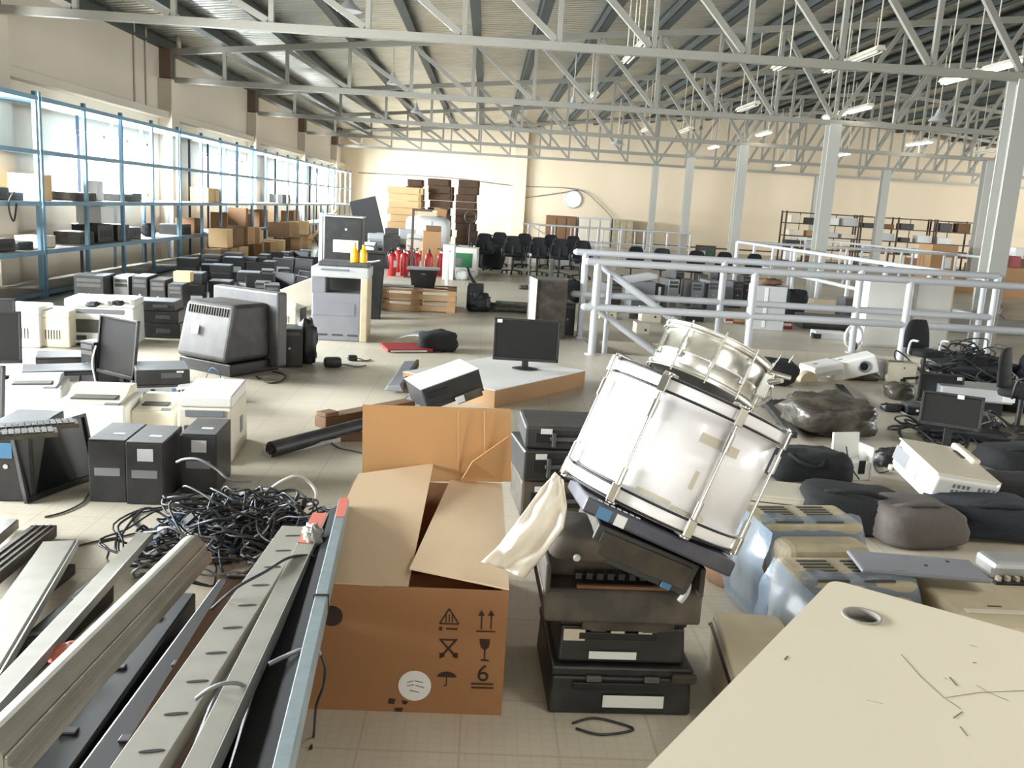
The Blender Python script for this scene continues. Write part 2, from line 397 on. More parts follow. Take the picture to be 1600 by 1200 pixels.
# roof
rf = B()
for x0, x1 in ((XL - .3, 14.6), (14.6, XR + .3)):
    z0, z1 = ztop(x0) + .32, ztop(x1) + .32
    vs = [(x0, YB - .3, z0), (x1, YB - .3, z1), (x1, YF + .3, z1), (x0, YF + .3, z0)]
    rf.add(vs + [(a, b, c + .06) for a, b, c in vs], [(0, 1, 2, 3), (7, 6, 5, 4), (0, 4, 5, 1), (2, 6, 7, 3), (1, 5, 6, 2), (0, 3, 7, 4)])
struct(rf.build('ceiling', 'roof'))
PAN = 1.3109
nk = 0
for k in range(0, 32):
    X = XL + PAN * k
    if X > 34: break
    o = B()
    o.box(X, (YB + YF) / 2, ztop(X) + .19, .07, YF - YB, .24); o.box(X + .05, (YB + YF) / 2, ztop(X) + .08, .17, YF - YB, .025); o.box(X - .03, (YB + YF) / 2, ztop(X) + .29, .1, YF - YB, .03)
    struct(o.build(f'trim_{40 + k}', 'purlin'))
# columns
for X, ys in ((7.42, TY), (14.8, TY[1:])):
    for y in ys:
        c = B(); c.box(X, y, 1.86, .02, .28, 3.72); c.box(X, y - .135, 1.88, .26, .02, 3.76); c.box(X, y + .135, 1.88, .26, .02, 3.76)
        c.box(X, y, .012, .4, .4, .024)
        struct(c.build('column', 'colm'))
# trusses
def truss(y, i):
    names = ['nearest roof truss, spanning overhead from the tall near column', 'roof truss over the second steel column, counted from the near column', 'third roof truss from the camera, over the third column',
             'fourth roof truss from the camera, one bay before the far wall truss', 'last roof truss, close against the far wall']
    t = thing('roof_truss', names[i], 'roof truss', (0, y, 3.8))
    X1 = 24.46
    B().box((XL + .2 + X1) / 2, 0, .0, X1 - XL - .2, .11, .11).build('bottom_chord', 'truss', t)
    tc = B(); tc.bar((XL + .2, 0, ztop(XL + .2) - 3.8), (14.6, 0, 2.7), .11, .12); tc.bar((14.6, 0, 2.7), (X1, 0, ztop(X1) - 3.8), .11, .12)
    tc.build('top_chord', 'truss', t)
    for k in range(0, 25):
        X = XL + PAN * k + (.25 if k == 0 else 0)
        h = ztop(X) - 3.8
        B().box(X, 0, h / 2, .07, .07, h - .12).build('vertical', 'truss', t)
        if k < 24:
            Xn = XL + PAN * (k + 1)
            hn = ztop(Xn) - 3.8
            if k < 11: a, b = (X + .05, 0, h - .08), (Xn - .05, 0, .08)
            else: a, b = (X + .05, 0, .08), (Xn - .05, 0, hn - .08)
            B().bar(a, b, .07, .085).build('diagonal', 'truss', t)
    return t
for i, y in enumerate(TY): truss(y, i)
# hanging lights
def tube_light(px, py, z, lit, label, n=2, L=1.25):
    p = G(px, py, z)
    t = thing('hanging_tube_light', label, 'ceiling light', p)
    for k in range(n):
        y = (k - (n - 1) / 2) * (L + .12)
        B().prism([(-.09, 0), (.09, 0), (.05, .07), (-.05, .07)], 0, L, T(0, y + L / 2, 0, PI / 2)).build('housing', 'fixture', t, .006)
        for s in (-.035, .035): B().cyl((s, y - L / 2 + .05, -.022), (s, y + L / 2 - .05, -.022), .018, n=8).build('tube', 'tube_on' if lit else 'tube_off', t)
        for yy in (y - L * .36, y + L * .36):
            B().cyl((0, yy, .07), (0, yy, ztop(p.x) + .06 - z), .011, n=6).build('rod', 'fixture', t)
tube_light(1536, 112, 4.15, True, 'lit tube light pair beside the top of the near column')
tube_light(1322, 176, 4.1, True, 'lit tube light pair above the second column top')
tube_light(1436, 224, 4.1, True, 'lit tube light between second and near columns, lower down the hall', 1, 1.5)
tube_light(1193, 209, 4.1, True, 'lit tube light above the third column top', 1)
tube_light(1115, 230, 4.1, True, 'lit tube light above the gap between the third and fourth columns', 1)
tube_light(1227, 257, 4.0, True, 'small lit tube light far off between the third and second columns', 2, 1.2)
tube_light(1319, 241, 4.0, True, 'tiny lit tube light close to the shaft of the second column', 1, .9)
tube_light(992, 82, 4.3, False, 'unlit tube light with thick housing hanging above the middle of the nearest truss', 2, 1.0)
tube_light(1168, 168, 4.1, False, 'unlit tube light on long rods up the hall from the nearest truss', 1, 1.5)
tube_light(1072, 204, 4.1, False, 'unlit tube light hanging beyond the third truss', 1, 1.4)
tube_light(926, 152, 4.2, False, 'unlit tube light on short rods near the middle of the second truss', 1)
tube_light(1330, 96, 4.3, False, 'unlit tube light pair just behind the nearest truss', 2, 1.1)
tube_light(1543, 237, 4.0, False, 'unlit tube light beyond the near column shaft', 1)
tube_light(1010, 203, 4.1, False, 'unlit tube light a long way down the hall, in line with the snare drum', 1)
tube_light(1224, 102, 4.2, False, 'unlit tube light peeping under the nearest truss chord', 1, .9)
def pendant(px, py, z, label, r=.2):
    p = G(px, py, z); t = thing('pendant_lamp', label, 'pendant lamp', p)
    B().lathe([(r, 0), (r * .95, .03), (r * .35, .13), (.05, .2), (.04, .26)], 20).build('lamp_shade', 'lgrey', t)
    B().cyl((0, 0, .26), (0, 0, ztop(p.x) + .1 - z), .012, n=6).build('rod', 'fixture', t)
pendant(1465, 190, 4.0, 'white bell-shaped pendant lamp hanging left of the near column')
pendant(614, 132, 4.1, 'dark little bell lamp hanging among silver roof reflections', .14)
pendant(545, 18, 4.4, 'cream pendant lamp at the top edge above the silver roof lining', .2)
pendant(965, 226, 4.0, 'small cream pendant lamp near the far end of the hall', .25)
pendant(650, 176, 4.1, 'dark pendant lamp beyond the third truss over the silver roof', .16)
pendant(895, 168, 4.1, 'white pendant lamp on a short rod in the middle of the hall', .18)
# daylight
w = bpy.data.worlds.new('world'); SC.world = w; w.use_nodes = True
bgn = w.node_tree.nodes['Background']; bgn.inputs['Color'].default_value = (.86, .93, 1, 1); bgn.inputs['Strength'].default_value = 2.0
def area(name, loc, rot, sx, sy, e, col=(.97, .985, 1)):
    l = bpy.data.lights.new(name, 'AREA'); l.shape = 'RECTANGLE'; l.size = sx; l.size_y = sy; l.energy = e; l.color = col
    o = bpy.data.objects.new(name, l); COL.objects.link(o); o.location = loc; o.rotation_euler = rot; return o
WE = [1900, 3200, 2600, 2300, 2300, 4200]
for y, e in zip(WIN, WE):
    area('window_daylight', (XL - .3, y, (ZW0 + ZW1) / 2), (0, -PI / 2 + .22, 0), 1.25, HW * 2, e)
for c, wd in ADDED_BWIN:
    area('window_daylight', (c, YB - .3, 2.05), (PI / 2, 0, 0), wd, 1.8, 60, (1, .98, .95))  # fill through the added back wall windows
for y in (4, 14, 24, 34):
    area('window_daylight', (XR + .3, y, 2.6), (0, PI / 2, 0), 2.4, 6, 1900, (1, .98, .95))  # fill through the added right wall windows

for x, y in ((2.6, 1.2), (5.2, 3.4), (-2.4, 3.6), (5.0, 7.2), (2.0, -2.2)):  # fixtures added out of view to brighten the desk from above
    lp = thing('hanging_tube_light', f'added unseen tube light over the desk end of the hall, {ORD[[2.6, 5.2, -2.4, 5.0, 2.0].index(x)]} there', 'ceiling light', (x, y, 4.2))
    B().prism([(-.14, 0), (.14, 0), (.08, .07), (-.08, .07)], 0, 1.3, T(0, .65, 0, PI / 2)).build('housing', 'fixture', lp, .006)
    B().cyl((0, 0, .07), (0, 0, ztop(x) + .06 - 4.2), .011, n=6).build('rod', 'fixture', lp)
    area('tube_light', (x, y, 4.19), (0, 0, 0), .26, 1.25, 38 if x > 2.5 and y < 4 else 8, (1, .96, .88))

for i, px in enumerate((208, 226)):
    Y = DX(px, 100, XL).y
    tag(B().cyl((XL + .03, Y, 3.14), (XL + .03, Y, 4.75), .022, n=8).build('wall_conduit', 'wall'), ['thin vertical conduit on the window wall above the ledge, the one closer to the camera', 'thin vertical conduit on the window wall, twin beyond the closer one'][i], 'conduit')
tag(B().tube([(XL + .35, 20.0, 4.85), (XL + .35, 20.0, 4.55), (XL + .35, 20.0, 4.42), (XL + .1, 20.0, 4.38), (XL + .02, 20.0, 4.38)], .05, 10, res=3).build('drain_pipe', 'offwhite'), 'short white pipe elbow at the wall end of the second roof truss', 'pipe')
# ------------------------------------------------------------------ makers
def tower(label, loc, rz, w=.19, h=.40, d=.42, m='black', fm='black', rx=0, ry=0, group=None, bays=2, sticker=None, mw=None, vent=False, name='computer_tower', cat='computer'):
    t = thing(name, label, cat, loc, rz, group, rx, ry, mw)
    bx('case', m, t, 0, .012, h / 2, w, d - .024, h, .006)
    f = bx('front_bezel', fm, t, 0, -d / 2 + .012, h / 2, w * .98, .024, h * .99, .008)
    for k in range(bays): bx('drive_bay', 'dgrey', f, 0, -d / 2 - .003, h * (.88 - .13 * k), w * .78, .006, h * .09, .002)
    if h > .2:
        B().cyl((0, -d / 2 - .006, h * .5), (0, -d / 2 + .001, h * .5), .012, n=12).build('power_button', 'lgrey', f)
    if vent:
        v = B()
        for k in range(6): v.box(0, -d / 2 - .002, h * (.08 + .045 * k), w * .6, .006, h * .018)
        v.build('vent_slats', 'vent', f)
    if sticker:
        bx('sticker', sticker[0], t, sticker[1] * w, -d / 2 - .002, sticker[2] * h, sticker[3], .003, sticker[4], .0005)
    return t
def monitor(label, loc, rz, w=.48, h=.30, tilt=0.0, neck=.1, stand=True, m='black', tagpos=None, mw=None, name='computer_monitor'):
    t = thing(name, label, 'monitor', loc, rz, None, 0, 0, mw)
    z0 = neck if stand else 0
    R = T(0, 0, z0 + h / 2, -tilt) if stand else T(0, 0, h / 2, -tilt)
    b = .018
    fb = B()
    for a in ((0, h / 2 - b / 2, w, b), (0, -h / 2 + b * .8, w, b * 1.6), (-w / 2 + b / 2, 0, b, h), (w / 2 - b / 2, 0, b, h)): fb.box(a[0], -.012, a[1], a[2], .026, a[3], R)
    f = fb.build('bezel', m, t, .003)
    B().box(0, -.004, 0, w - .03, .012, h - .03, R).build('screen', 'screen', t)
    B().fru((-w * .48, w * .48, -.48 * h, .48 * h, 0), (-w * .3, w * .3, -.3 * h, .3 * h, .045), R @ T(0, .002, 0, -PI / 2)).build('back_shell', m, t, .006)
    if tagpos: B().box(tagpos[0] * w, -.027, tagpos[1] * h, .045, .003, .03, R).build('sticker', 'label', t)
    if stand:
        B().box(0, .03, z0 / 2 + .03, .06, .03, z0 + .06).build('neck', m, t, .006)
        B().lathe([(.12, 0), (.118, .008), (.05, .02)], 28, sx=1.0, sy=.75).build('base', m, t)
    return t
def printer(label, loc, rz, w=.42, h=.3, d=.4, m='white', style=0, lid='white', name='printer', cat='printer', rx=0, ry=0):
    t = thing(name, label, cat, loc, rz, None, rx, ry)
    b = B(); b.fru((-w / 2, w / 2, -d / 2, d / 2, 0), (-w / 2 * .97, w / 2 * .97, -d / 2 * .95, d / 2, h * .82))
    b.build('body', m, t, .015, 3)
    if style == 0:      # laser: curved output tray on the top, paper tray in front
        c = B(); c.prism([(-d / 2 * .9, h * .82), (d / 2, h * .82), (d / 2, h * .97), (d * .2, h), (-d * .05, h * .88), (-d / 2 * .9, h * .84)], -w / 2 * .8, w / 2 * .8, Matrix(((0, 0, 1, 0), (1, 0, 0, 0), (0, 1, 0, 0), (0, 0, 0, 1))))
        c.build('top_cover', lid, t, .008)
        bx('output_slot', 'vent', t, 0, -d * .12, h * .87, w * .6, d * .3, .012, .003)
        bx('paper_tray', m, t, 0, -d / 2 - .004, h * .16, w * .86, .02, h * .22, .005)
        bx('control_panel', 'labelg', t, w * .3, -d * .4, h * .83, w * .2, d * .1, .012, .003)
    elif style == 1:    # flatbed: scanner lid, dark front recess
        bx('scanner_lid', lid, t, 0, .01, h * .91, w * .98, d * .96, h * .17, .012)
        bx('output_slot', 'vent', t, 0, -d / 2 + .004, h * .42, w * .72, .03, h * .28, .004)
        bx('control_panel', 'labelg', t, 0, -d / 2 * .97, h * .74, w * .7, .012, h * .1, .003)
        bx('paper_tray', m, t, 0, -d / 2 - .03, h * .1, w * .7, .07, h * .05, .004)
    else:               # box with a seam and a vent
        bx('top_cover', lid, t, 0, .0, h * .9, w * .99, d * .97, h * .18, .012)
        v = B()
        for k in range(6): v.box(w * (-.2 + .08 * k), -d / 2 + .006, h * .35, .008, .012, h * .25)
        v.build('vent_slats', 'vent', t)
    return t
def carton(label, loc, rz, w, h, d, m='carton4', tape=True, group=None, rx=0, ry=0, mark=False):
    t = thing('cardboard_box', label, 'box', loc, rz, group, rx, ry)
    bx('carton_body', m, t, 0, 0, h / 2, w, d, h, .006)
    if tape: bx('packing_tape', 'tape', t, 0, 0, h + .0006, .05, d * 1.002, .002, .0005)
    if mark: bx('printed_label', 'label', t, w * .15, -d / 2 - .001, h * .6, w * .3, .002, h * .25, .0005)
    return t
def chair(label, loc, rz, m='fabric', arms=True, s=1.0, name='office_chair', trim=None, group=None):
    t = thing(name, label, 'chair', loc, rz, group)
    B().blob(.46 * s, .44 * s, .1 * s, 3, .04, 1, .8, 20, 10).build('seat', m, t).location = (0, 0, .42 * s)
    b = B()
    b.grid(lambda u, v: ((math.sin(PI * (u - .5)) * .23 * (1 - .25 * v ** 3)) * s, (.2 + .05 * v - .06 * math.cos(PI * (u - .5))) * s, (.52 + .42 * (v ** .9) - .1 * (2 * u - 1) ** 4 * v) * s), 10, 10)
    b.build('backrest', m, t, 0, 2, .045 * s)
    B().bar((0, .2 * s, .47 * s), (0, .21 * s, .7 * s), .06 * s, .02).build('back_bracket', 'deep', t)
    B().cyl((0, 0, .1 * s), (0, 0, .44 * s), .028 * s, n=10).build('gas_column', 'deep', t)
    for k in range(5):
        a = 2 * PI * k / 5 + .3
        l = B(); l.bar((0, 0, .1 * s), (.26 * s * math.cos(a), .26 * s * math.sin(a), .07 * s), .04 * s, .025 * s); lo = l.build('leg', 'deep', t)
        B().cyl((.26 * s * math.cos(a) - .02, .26 * s * math.sin(a), .03 * s), (.26 * s * math.cos(a) + .02, .26 * s * math.sin(a), .03 * s), .03 * s, n=10).build('caster', 'deep', lo)
    if arms:
        for sx in (-1, 1):
            B().tube([(sx * .2 * s, .05 * s, .43 * s), (sx * .27 * s, .03 * s, .46 * s), (sx * .27 * s, 0, .64 * s), (sx * .27 * s, -.14 * s, .66 * s)], .018 * s, 6, res=3).build('armrest', trim or 'deep', t)
    return t
def lump(label, name, cat, loc, rz, dims, m, seed=0, amp=.2, box=.5, fr=1.8, strap=None, group=None):
    t = thing(name, label, cat, loc, rz, group)
    B().blob(dims[0], dims[1], dims[2], seed, amp, fr, box).build('body', m, t)
    if strap: B().tube([(a * dims[0], b * dims[1], c * dims[2]) for a, b, c in strap], .014, 6, res=4).build('strap', m, t)
    return t
def cord(label, pts, r=.005, m='cable', name='loose_cable', cat='cable', res=5):
    return tag(B().tube(pts, r, 6, res=res).build(name, m), label, cat)
def fcord(label, px, r=.005, m='cable', z=None, name='loose_cable'):
    return cord(label, [G(x, y, r + .001) for x, y in px], r, m, name)
# ------------------------------------------------------------------ cream desk close to the camera
c0 = G(1300, 905, .78); e1 = (G(1030, 1180, .78) - c0).normalized(); e2 = Vector((-e1.y, e1.x, 0))
if e2.x < 0: e2 = -e2
dm = Matrix(((e2.x, -e1.x, 0, c0.x), (e2.y, -e1.y, 0, c0.y), (e2.z, -e1.z, 1, 0), (0, 0, 0, 1)))
desk = thing('desk', 'cream laminate desk with a cable hole and scratches, close to the camera', 'desk', mw=dm)
W_, D_ = 1.3, 1.15
def rrect(w, d, r, n=6):
    pts = []
    for cx, cy, a0 in ((w - r, -r, 0), (r, -r, PI / 2), (r, -d + r, PI), (w - r, -d + r, 1.5 * PI)):
        for k in range(n + 1):
            a = a0 + PI / 2 * k / n; pts.append((cx + r * math.cos(a), cy + r * math.sin(a)))
    return pts
gp = dm.inverted() @ G(1347, 963, .78); GX, GY, GR = gp.x, gp.y, .036
tb = bmesh.new()
outer = rrect(W_, D_, .03)
def ring(z, pts): return [tb.verts.new((x, y, z)) for x, y in pts]
hole = [(GX + GR * math.cos(2 * PI * k / 28), GY + GR * math.sin(2 * PI * k / 28)) for k in range(28)]
for z in (.755, .78):
    a = ring(z, outer); b = ring(z, hole)
    ea = [tb.edges.new((a[i], a[(i + 1) % len(a)])) for i in range(len(a))] + [tb.edges.new((b[i], b[(i + 1) % len(b)])) for i in range(len(b))]
    bmesh.ops.triangle_fill(tb, edges=ea, use_beauty=True)
    if z < .76: a0, b0 = a, b
for p, q in ((a0, a), (b0, b)):
    for i in range(len(p)): tb.faces.new((p[i], p[(i + 1) % len(p)], q[(i + 1) % len(p)], q[i]))
bmesh.ops.recalc_face_normals(tb, faces=tb.faces)
me = bpy.data.meshes.new('desk_top'); tb.to_mesh(me); me.materials.append(M['desk'])
o = bpy.data.objects.new('desk_top', me); COL.objects.link(o); o.parent = desk
B().lathe([(.034, .76), (.0355, .783), (.042, .783), (.043, .7805)], 32, T(GX, GY, 0), cap=False).build('grommet_rim', 'dust_metal', desk)
B().lathe([(.0345, .70), (.0345, .755)], 24, T(GX, GY, 0), cap=False).add([], []).build('grommet_sleeve', 'deep', desk)
bx('cable_tray', 'deep', desk, GX, GY, .68, .2, .12, .03, .004)
bx('side_panel', 'desk', desk, .06, -D_ / 2, .375, .025, D_ - .2, .75, .003)
bx('side_panel', 'desk', desk, W_ - .06, -D_ / 2, .375, .025, D_ - .2, .75, .003)
bx('back_panel', 'desk', desk, W_ / 2, -.12, .5, W_ - .17, .018, .45, .003)
M['scratch'] = mat('scratch_mark', (112, 100, 82), .8)
di = dm.inverted()
def scr(pts, w):
    P = [di @ G(x, y, .7805) for x, y in pts]; sc_ = B()
    for a, b in zip(P[:-1], P[1:]):
        d = (b - a).normalized(); n = Vector((-d.y, d.x, 0)) * w / 2
        sc_.add([(a + n)[:2] + (.7806,), (a - n)[:2] + (.7806,), (b - n)[:2] + (.7806,), (b + n)[:2] + (.7806,)], [(0, 1, 2, 3)])
    sc_.build('scratch', 'scratch', desk)
for pts, w in (([(1408, 1022), (1440, 1058), (1475, 1090)], .0016), ([(1475, 1090), (1502, 1108)], .0014), ([(1478, 1090), (1530, 1082), (1600, 1079)], .0016), ([(1525, 1070), (1545, 1082), (1576, 1095)], .0013), ([(1484, 1058), (1496, 1072)], .003),
               ([(1490, 1122), (1504, 1112)], .0025), ([(1226, 1031), (1231, 1025)], .004), ([(1515, 1008), (1528, 1011)], .002), ([(1520, 1036), (1526, 1035)], .0025), ([(1475, 1059), (1480, 1062)], .0015), ([(1355, 1094), (1380, 1100)], .0011), ([(1500, 1135), (1512, 1150)], .002)):
    scr(pts, w)
# ------------------------------------------------------------------ big open carton
p0 = G(497, 1108); p1 = G(783, 1118)
BWd = .625; BD = 1.08; BH = .425
rzb = math.atan2(p1.y - p0.y, p1.x - p0.x)
bl = (p1.x - math.cos(rzb) * BWd / 2, p1.y - math.sin(rzb) * BWd / 2)
bm_ = T(bl[0], bl[1], 0, 0, 0, rzb)
box = thing('open_cardboard_box', 'large open brown cardboard box printed with handling symbols and a round sticker', 'box', mw=bm_)
t_ = .006
w = B(); w.box(0, t_ / 2, BH / 2, BWd, t_, BH); w.box(0, BD - t_ / 2, BH / 2, BWd, t_, BH); w.box(-BWd / 2 + t_ / 2, BD / 2, BH / 2, t_, BD - 2 * t_, BH); w.box(BWd / 2 - t_ / 2, BD / 2, BH / 2, t_, BD - 2 * t_, BH); w.box(0, BD / 2, t_ / 2, BWd - 2 * t_, BD - 2 * t_, t_)
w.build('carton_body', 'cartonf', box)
bi = bm_.inverted()
def PLN(px, py, a, b, c):
    a, b, c = Vector(a), Vector(b), Vector(c); n = (b - a).cross(c - a); o = bi @ CAM; d = bi.to_3x3() @ ray(px, py)
    return tuple(o + d * ((a - o).dot(n) / d.dot(n)))
def flap(name, m, pts, th=.006):
    P = [Vector(p) for p in pts]
    n = (P[1] - P[0]).cross(P[-1] - P[0]).normalized() * th
    k = len(P)
    b = B(); b.add(P + [p + n for p in P], [list(range(k)), list(range(k, 2 * k))[::-1]] + [(i, (i + 1) % k, k + (i + 1) % k, k + i) for i in range(k)])
    return b.build(name, m, box)
hw = BWd / 2
def LP(px, py, z): p = bi @ G(px, py, z); return (p.x, p.y, p.z)
def LY(px, py, ly):                          # point of the box's plane y = ly
    o = bi @ CAM; d = bi.to_3x3() @ ray(px, py); return tuple(o + d * ((ly - o.y) / d.y))
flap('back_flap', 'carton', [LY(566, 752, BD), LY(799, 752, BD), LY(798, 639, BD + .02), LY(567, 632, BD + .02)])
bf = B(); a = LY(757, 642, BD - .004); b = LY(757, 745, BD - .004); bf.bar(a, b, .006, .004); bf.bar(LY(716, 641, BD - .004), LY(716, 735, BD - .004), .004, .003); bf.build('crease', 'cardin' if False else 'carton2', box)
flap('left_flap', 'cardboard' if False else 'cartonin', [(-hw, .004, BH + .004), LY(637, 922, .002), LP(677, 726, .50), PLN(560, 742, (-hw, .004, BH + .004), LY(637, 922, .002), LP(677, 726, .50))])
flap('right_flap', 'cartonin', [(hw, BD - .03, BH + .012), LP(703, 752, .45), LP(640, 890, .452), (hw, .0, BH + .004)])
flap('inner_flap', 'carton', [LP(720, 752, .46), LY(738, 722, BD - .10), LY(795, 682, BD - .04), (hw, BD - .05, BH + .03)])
# printing on the front
def ink(pts, y=-.0012): return pts
pr = B()
def FP(px, py): p = LY(px, py, 0); return (p[0], p[2])
def fpoly(b, pts, y=-.0012, th=.0012):
    n = len(pts)
    vs = [(x, y, z) for x, z in pts] + [(x, y + th, z) for x, z in pts]
    b.add(vs, [list(range(n)), list(range(n, 2 * n))[::-1]] + [(i, (i + 1) % n, n + (i + 1) % n, n + i) for i in range(n)])
def fline(b, p, q, w):
    a = Vector(FP(*p)); c = Vector(FP(*q)); d = (c - a).normalized(); n = Vector((-d.y, d.x)) * w / 2
    fpoly(b, [tuple(a + n), tuple(a - n), tuple(c - n), tuple(c + n)])
def mark(name, fn): b = B(); fn(b); b.build(name, 'ink', box)
def up_arrows(b):
    for x in (752, 767):
        fline(b, (x, 983), (x + 1, 957), .005); fpoly(b, [FP(x - 5, 962), FP(x + 6, 962), FP(x + .5, 953)])
    fline(b, (744, 986), (774, 987), .005)
mark('up_arrows_mark', up_arrows)
def glass(b):
    fpoly(b, [FP(749, 998), FP(766, 999), FP(764, 1011), FP(758, 1016), (FP(757, 1016)), FP(751, 1011)]); fline(b, (757.5, 1014), (757, 1031), .005); fline(b, (751, 1031), (764, 1032), .006)
mark('wine_glass_mark', glass)
def tri(b):
    for p, q in (((702, 951), (687, 974)), ((702, 951), (717, 975)), ((687, 974), (717, 975))): fline(b, p, q, .005)
    for x in (697, 702, 707): fline(b, (x, 972), (x, 960), .004)
    fpoly(b, [FP(686, 979), FP(691, 979), FP(691, 985), FP(686, 985)]); fline(b, (697, 982), (715, 983), .006)
mark('triangle_mark', tri)
def crossm(b):
    fline(b, (687, 998), (714, 1028), .007); fline(b, (714, 998), (687, 1028), .007); fline(b, (690, 999), (712, 1000), .006)
    for x in (690, 711): fpoly(b, [FP(x - 4, 1020), FP(x + 4, 1020), FP(x + 5, 1026), FP(x - 3, 1027)])
mark('crossed_clamp_mark', crossm)
def umb(b):
    c = Vector(FP(698, 1058)); r = .031
    fpoly(b, [(c.x + r * math.cos(PI * k / 12), c.y + r * .62 * math.sin(PI * k / 12)) for k in range(13)]); fline(b, (698, 1058), (697, 1071), .004); fline(b, (697, 1071), (693, 1071), .004)
mark('umbrella_mark', umb)
fu = bpy.data.curves.new('stack_limit_digit', 'FONT'); fu.body = '6'; fu.size = .082; fu.align_x = 'CENTER'; fu.extrude = .0006; fu.materials.append(M['ink'])
tmp = bpy.data.objects.new('stack_limit_digit', fu); COL.objects.link(tmp)
me = bpy.data.meshes.new_from_object(tmp.evaluated_get(bpy.context.evaluated_depsgraph_get())); bpy.data.objects.remove(tmp)
o = bpy.data.objects.new('stack_limit_digit', me); COL.objects.link(o); o.parent = box
q = FP(754, 1064); o.location = (q[0], -.0012, q[1]); o.rotation_euler = (PI / 2, 0, 0)
def lines(b): fline(b, (736, 1068), (771, 1069), .006); fline(b, (736, 1074), (771, 1075), .006)
mark('double_line_mark', lines)
q = FP(648, 1071)
B().lathe([(.052, 0), (.052, .0012)], 32, T(q[0], -.0014, q[1], PI / 2)).build('round_sticker', 'label', box)
def stx(b):
    for p, qq in (((636, 1066), (646, 1063)), ((648, 1063), (661, 1066)), ((636, 1071), (647, 1069)), ((649, 1070), (663, 1074)), ((640, 1078), (655, 1081))): fline(b, p, qq, .003)
b = B(); stx(b); o = b.build('sticker_print', 'labelg', box); o.location = (0, -.0022, 0)
mark('dark_tape_patch', lambda b: (fpoly(b, [FP(608, 1091), FP(618, 1092), FP(616, 1100), FP(606, 1099)]), fpoly(b, [FP(628, 1094), FP(638, 1096), FP(634, 1101), FP(629, 1099)]), fpoly(b, [FP(616, 1106), FP(630, 1106), FP(628, 1112), FP(617, 1111)])))
q = FP(516, 962)
B().lathe([(.034, 0), (.034, .001)], 24, T(q[0] + .005, -.001, q[1], PI / 2)).build('round_ink_mark', 'ink', box)
# ------------------------------------------------------------------ drums
DR, DH = .294, .398
dc = DY(1013, 790, 2.86)
drm = Matrix.Translation(dc) @ Matrix.Rotation(-.16, 4, 'X') @ Matrix.Rotation(.375, 4, 'Y')
bd = thing('bass_drum', 'large white bass drum with chrome tension rods, tilted on the black device stack', 'drum', mw=drm)
B().lathe([(DR - .012, .02), (DR, .02), (DR, DH - .02), (DR - .012, DH - .02)], 64).build('shell', 'drum', bd)
for z0, nm in ((-.012, 'bottom_hoop'), (DH - .04, 'top_hoop')):
    h = B().lathe([(DR - .006, z0), (DR + .014, z0), (DR + .016, z0 + .004), (DR + .016, z0 + .048), (DR + .014, z0 + .052), (DR - .006, z0 + .052)], 64, cap=False).build(nm, 'drum', bd)
    B().lathe([(DR + .0165, z0 + .001), (DR + .0175, z0 + .001), (DR + .0175, z0 + .009), (DR + .0165, z0 + .009)], 64, cap=False).build('black_stripe', 'deep', h)
    B().lathe([(DR + .0165, z0 + .043), (DR + .0175, z0 + .043), (DR + .0175, z0 + .051), (DR + .0165, z0 + .051)], 64, cap=False).build('black_stripe', 'deep', h)
B().lathe([(0.001, DH - .025), (DR - .02, DH - .025), (DR - .008, DH - .012), (DR - .006, DH + .008)], 64, cap=False).build('drum_head', 'head', bd)
B().lathe([(.001, -.004), (DR - .012, -.004)], 48, cap=False).build('bottom_head', 'head', bd)
for k in range(8):
    a = -PI / 2 + .2 + k * PI / 4
    c, s = math.cos(a), math.sin(a); R = DR + .028
    rot = T(0, 0, 0, 0, 0, a)
    rod = B(); rod.cyl((R * c, R * s, -.02), (R * c, R * s, DH + .02), .0055, n=8); ro = rod.build('tension_rod', 'chrome', bd)
    for z0, sg in ((DH - .03, 1), (0.0, -1)):
        cl = B(); cl.box(DR + .024, 0, z0 + .014, .03, .03, .06, rot); cl.box(DR + .004, 0, z0 + .015 + sg * .032, .05, .034, .012, rot); cl.build('claw', 'chrome', ro, .004)
        tb_ = B(); zz = z0 - sg * .07; tb_.cyl((R * c, R * s, zz - .03), (R * c, R * s, zz + .03), .011, n=10); tb_.build('tube_nut', 'chrome', ro)
tp = B()
def shellpatch(b, a0, a1, z0, z1, r=DR + .0008):
    n = 8; b.grid(lambda u, v: (r * math.cos(a0 + (a1 - a0) * u), r * math.sin(a0 + (a1 - a0) * u), z0 + (z1 - z0) * v), n, 1)
for a0, a1, z0, z1 in ((-1.62, -1.38, .265, .295), (-1.36, -1.15, .262, .292), (-2.0, -1.62, .048, .062), (-1.6, -1.2, .04, .052), (-1.52, -1.47, .12, .18), (-2.35, -2.31, .12, .21)):
    b = B(); shellpatch(b, a0, a1, z0, z1); b.build('masking_tape', 'tape', bd)
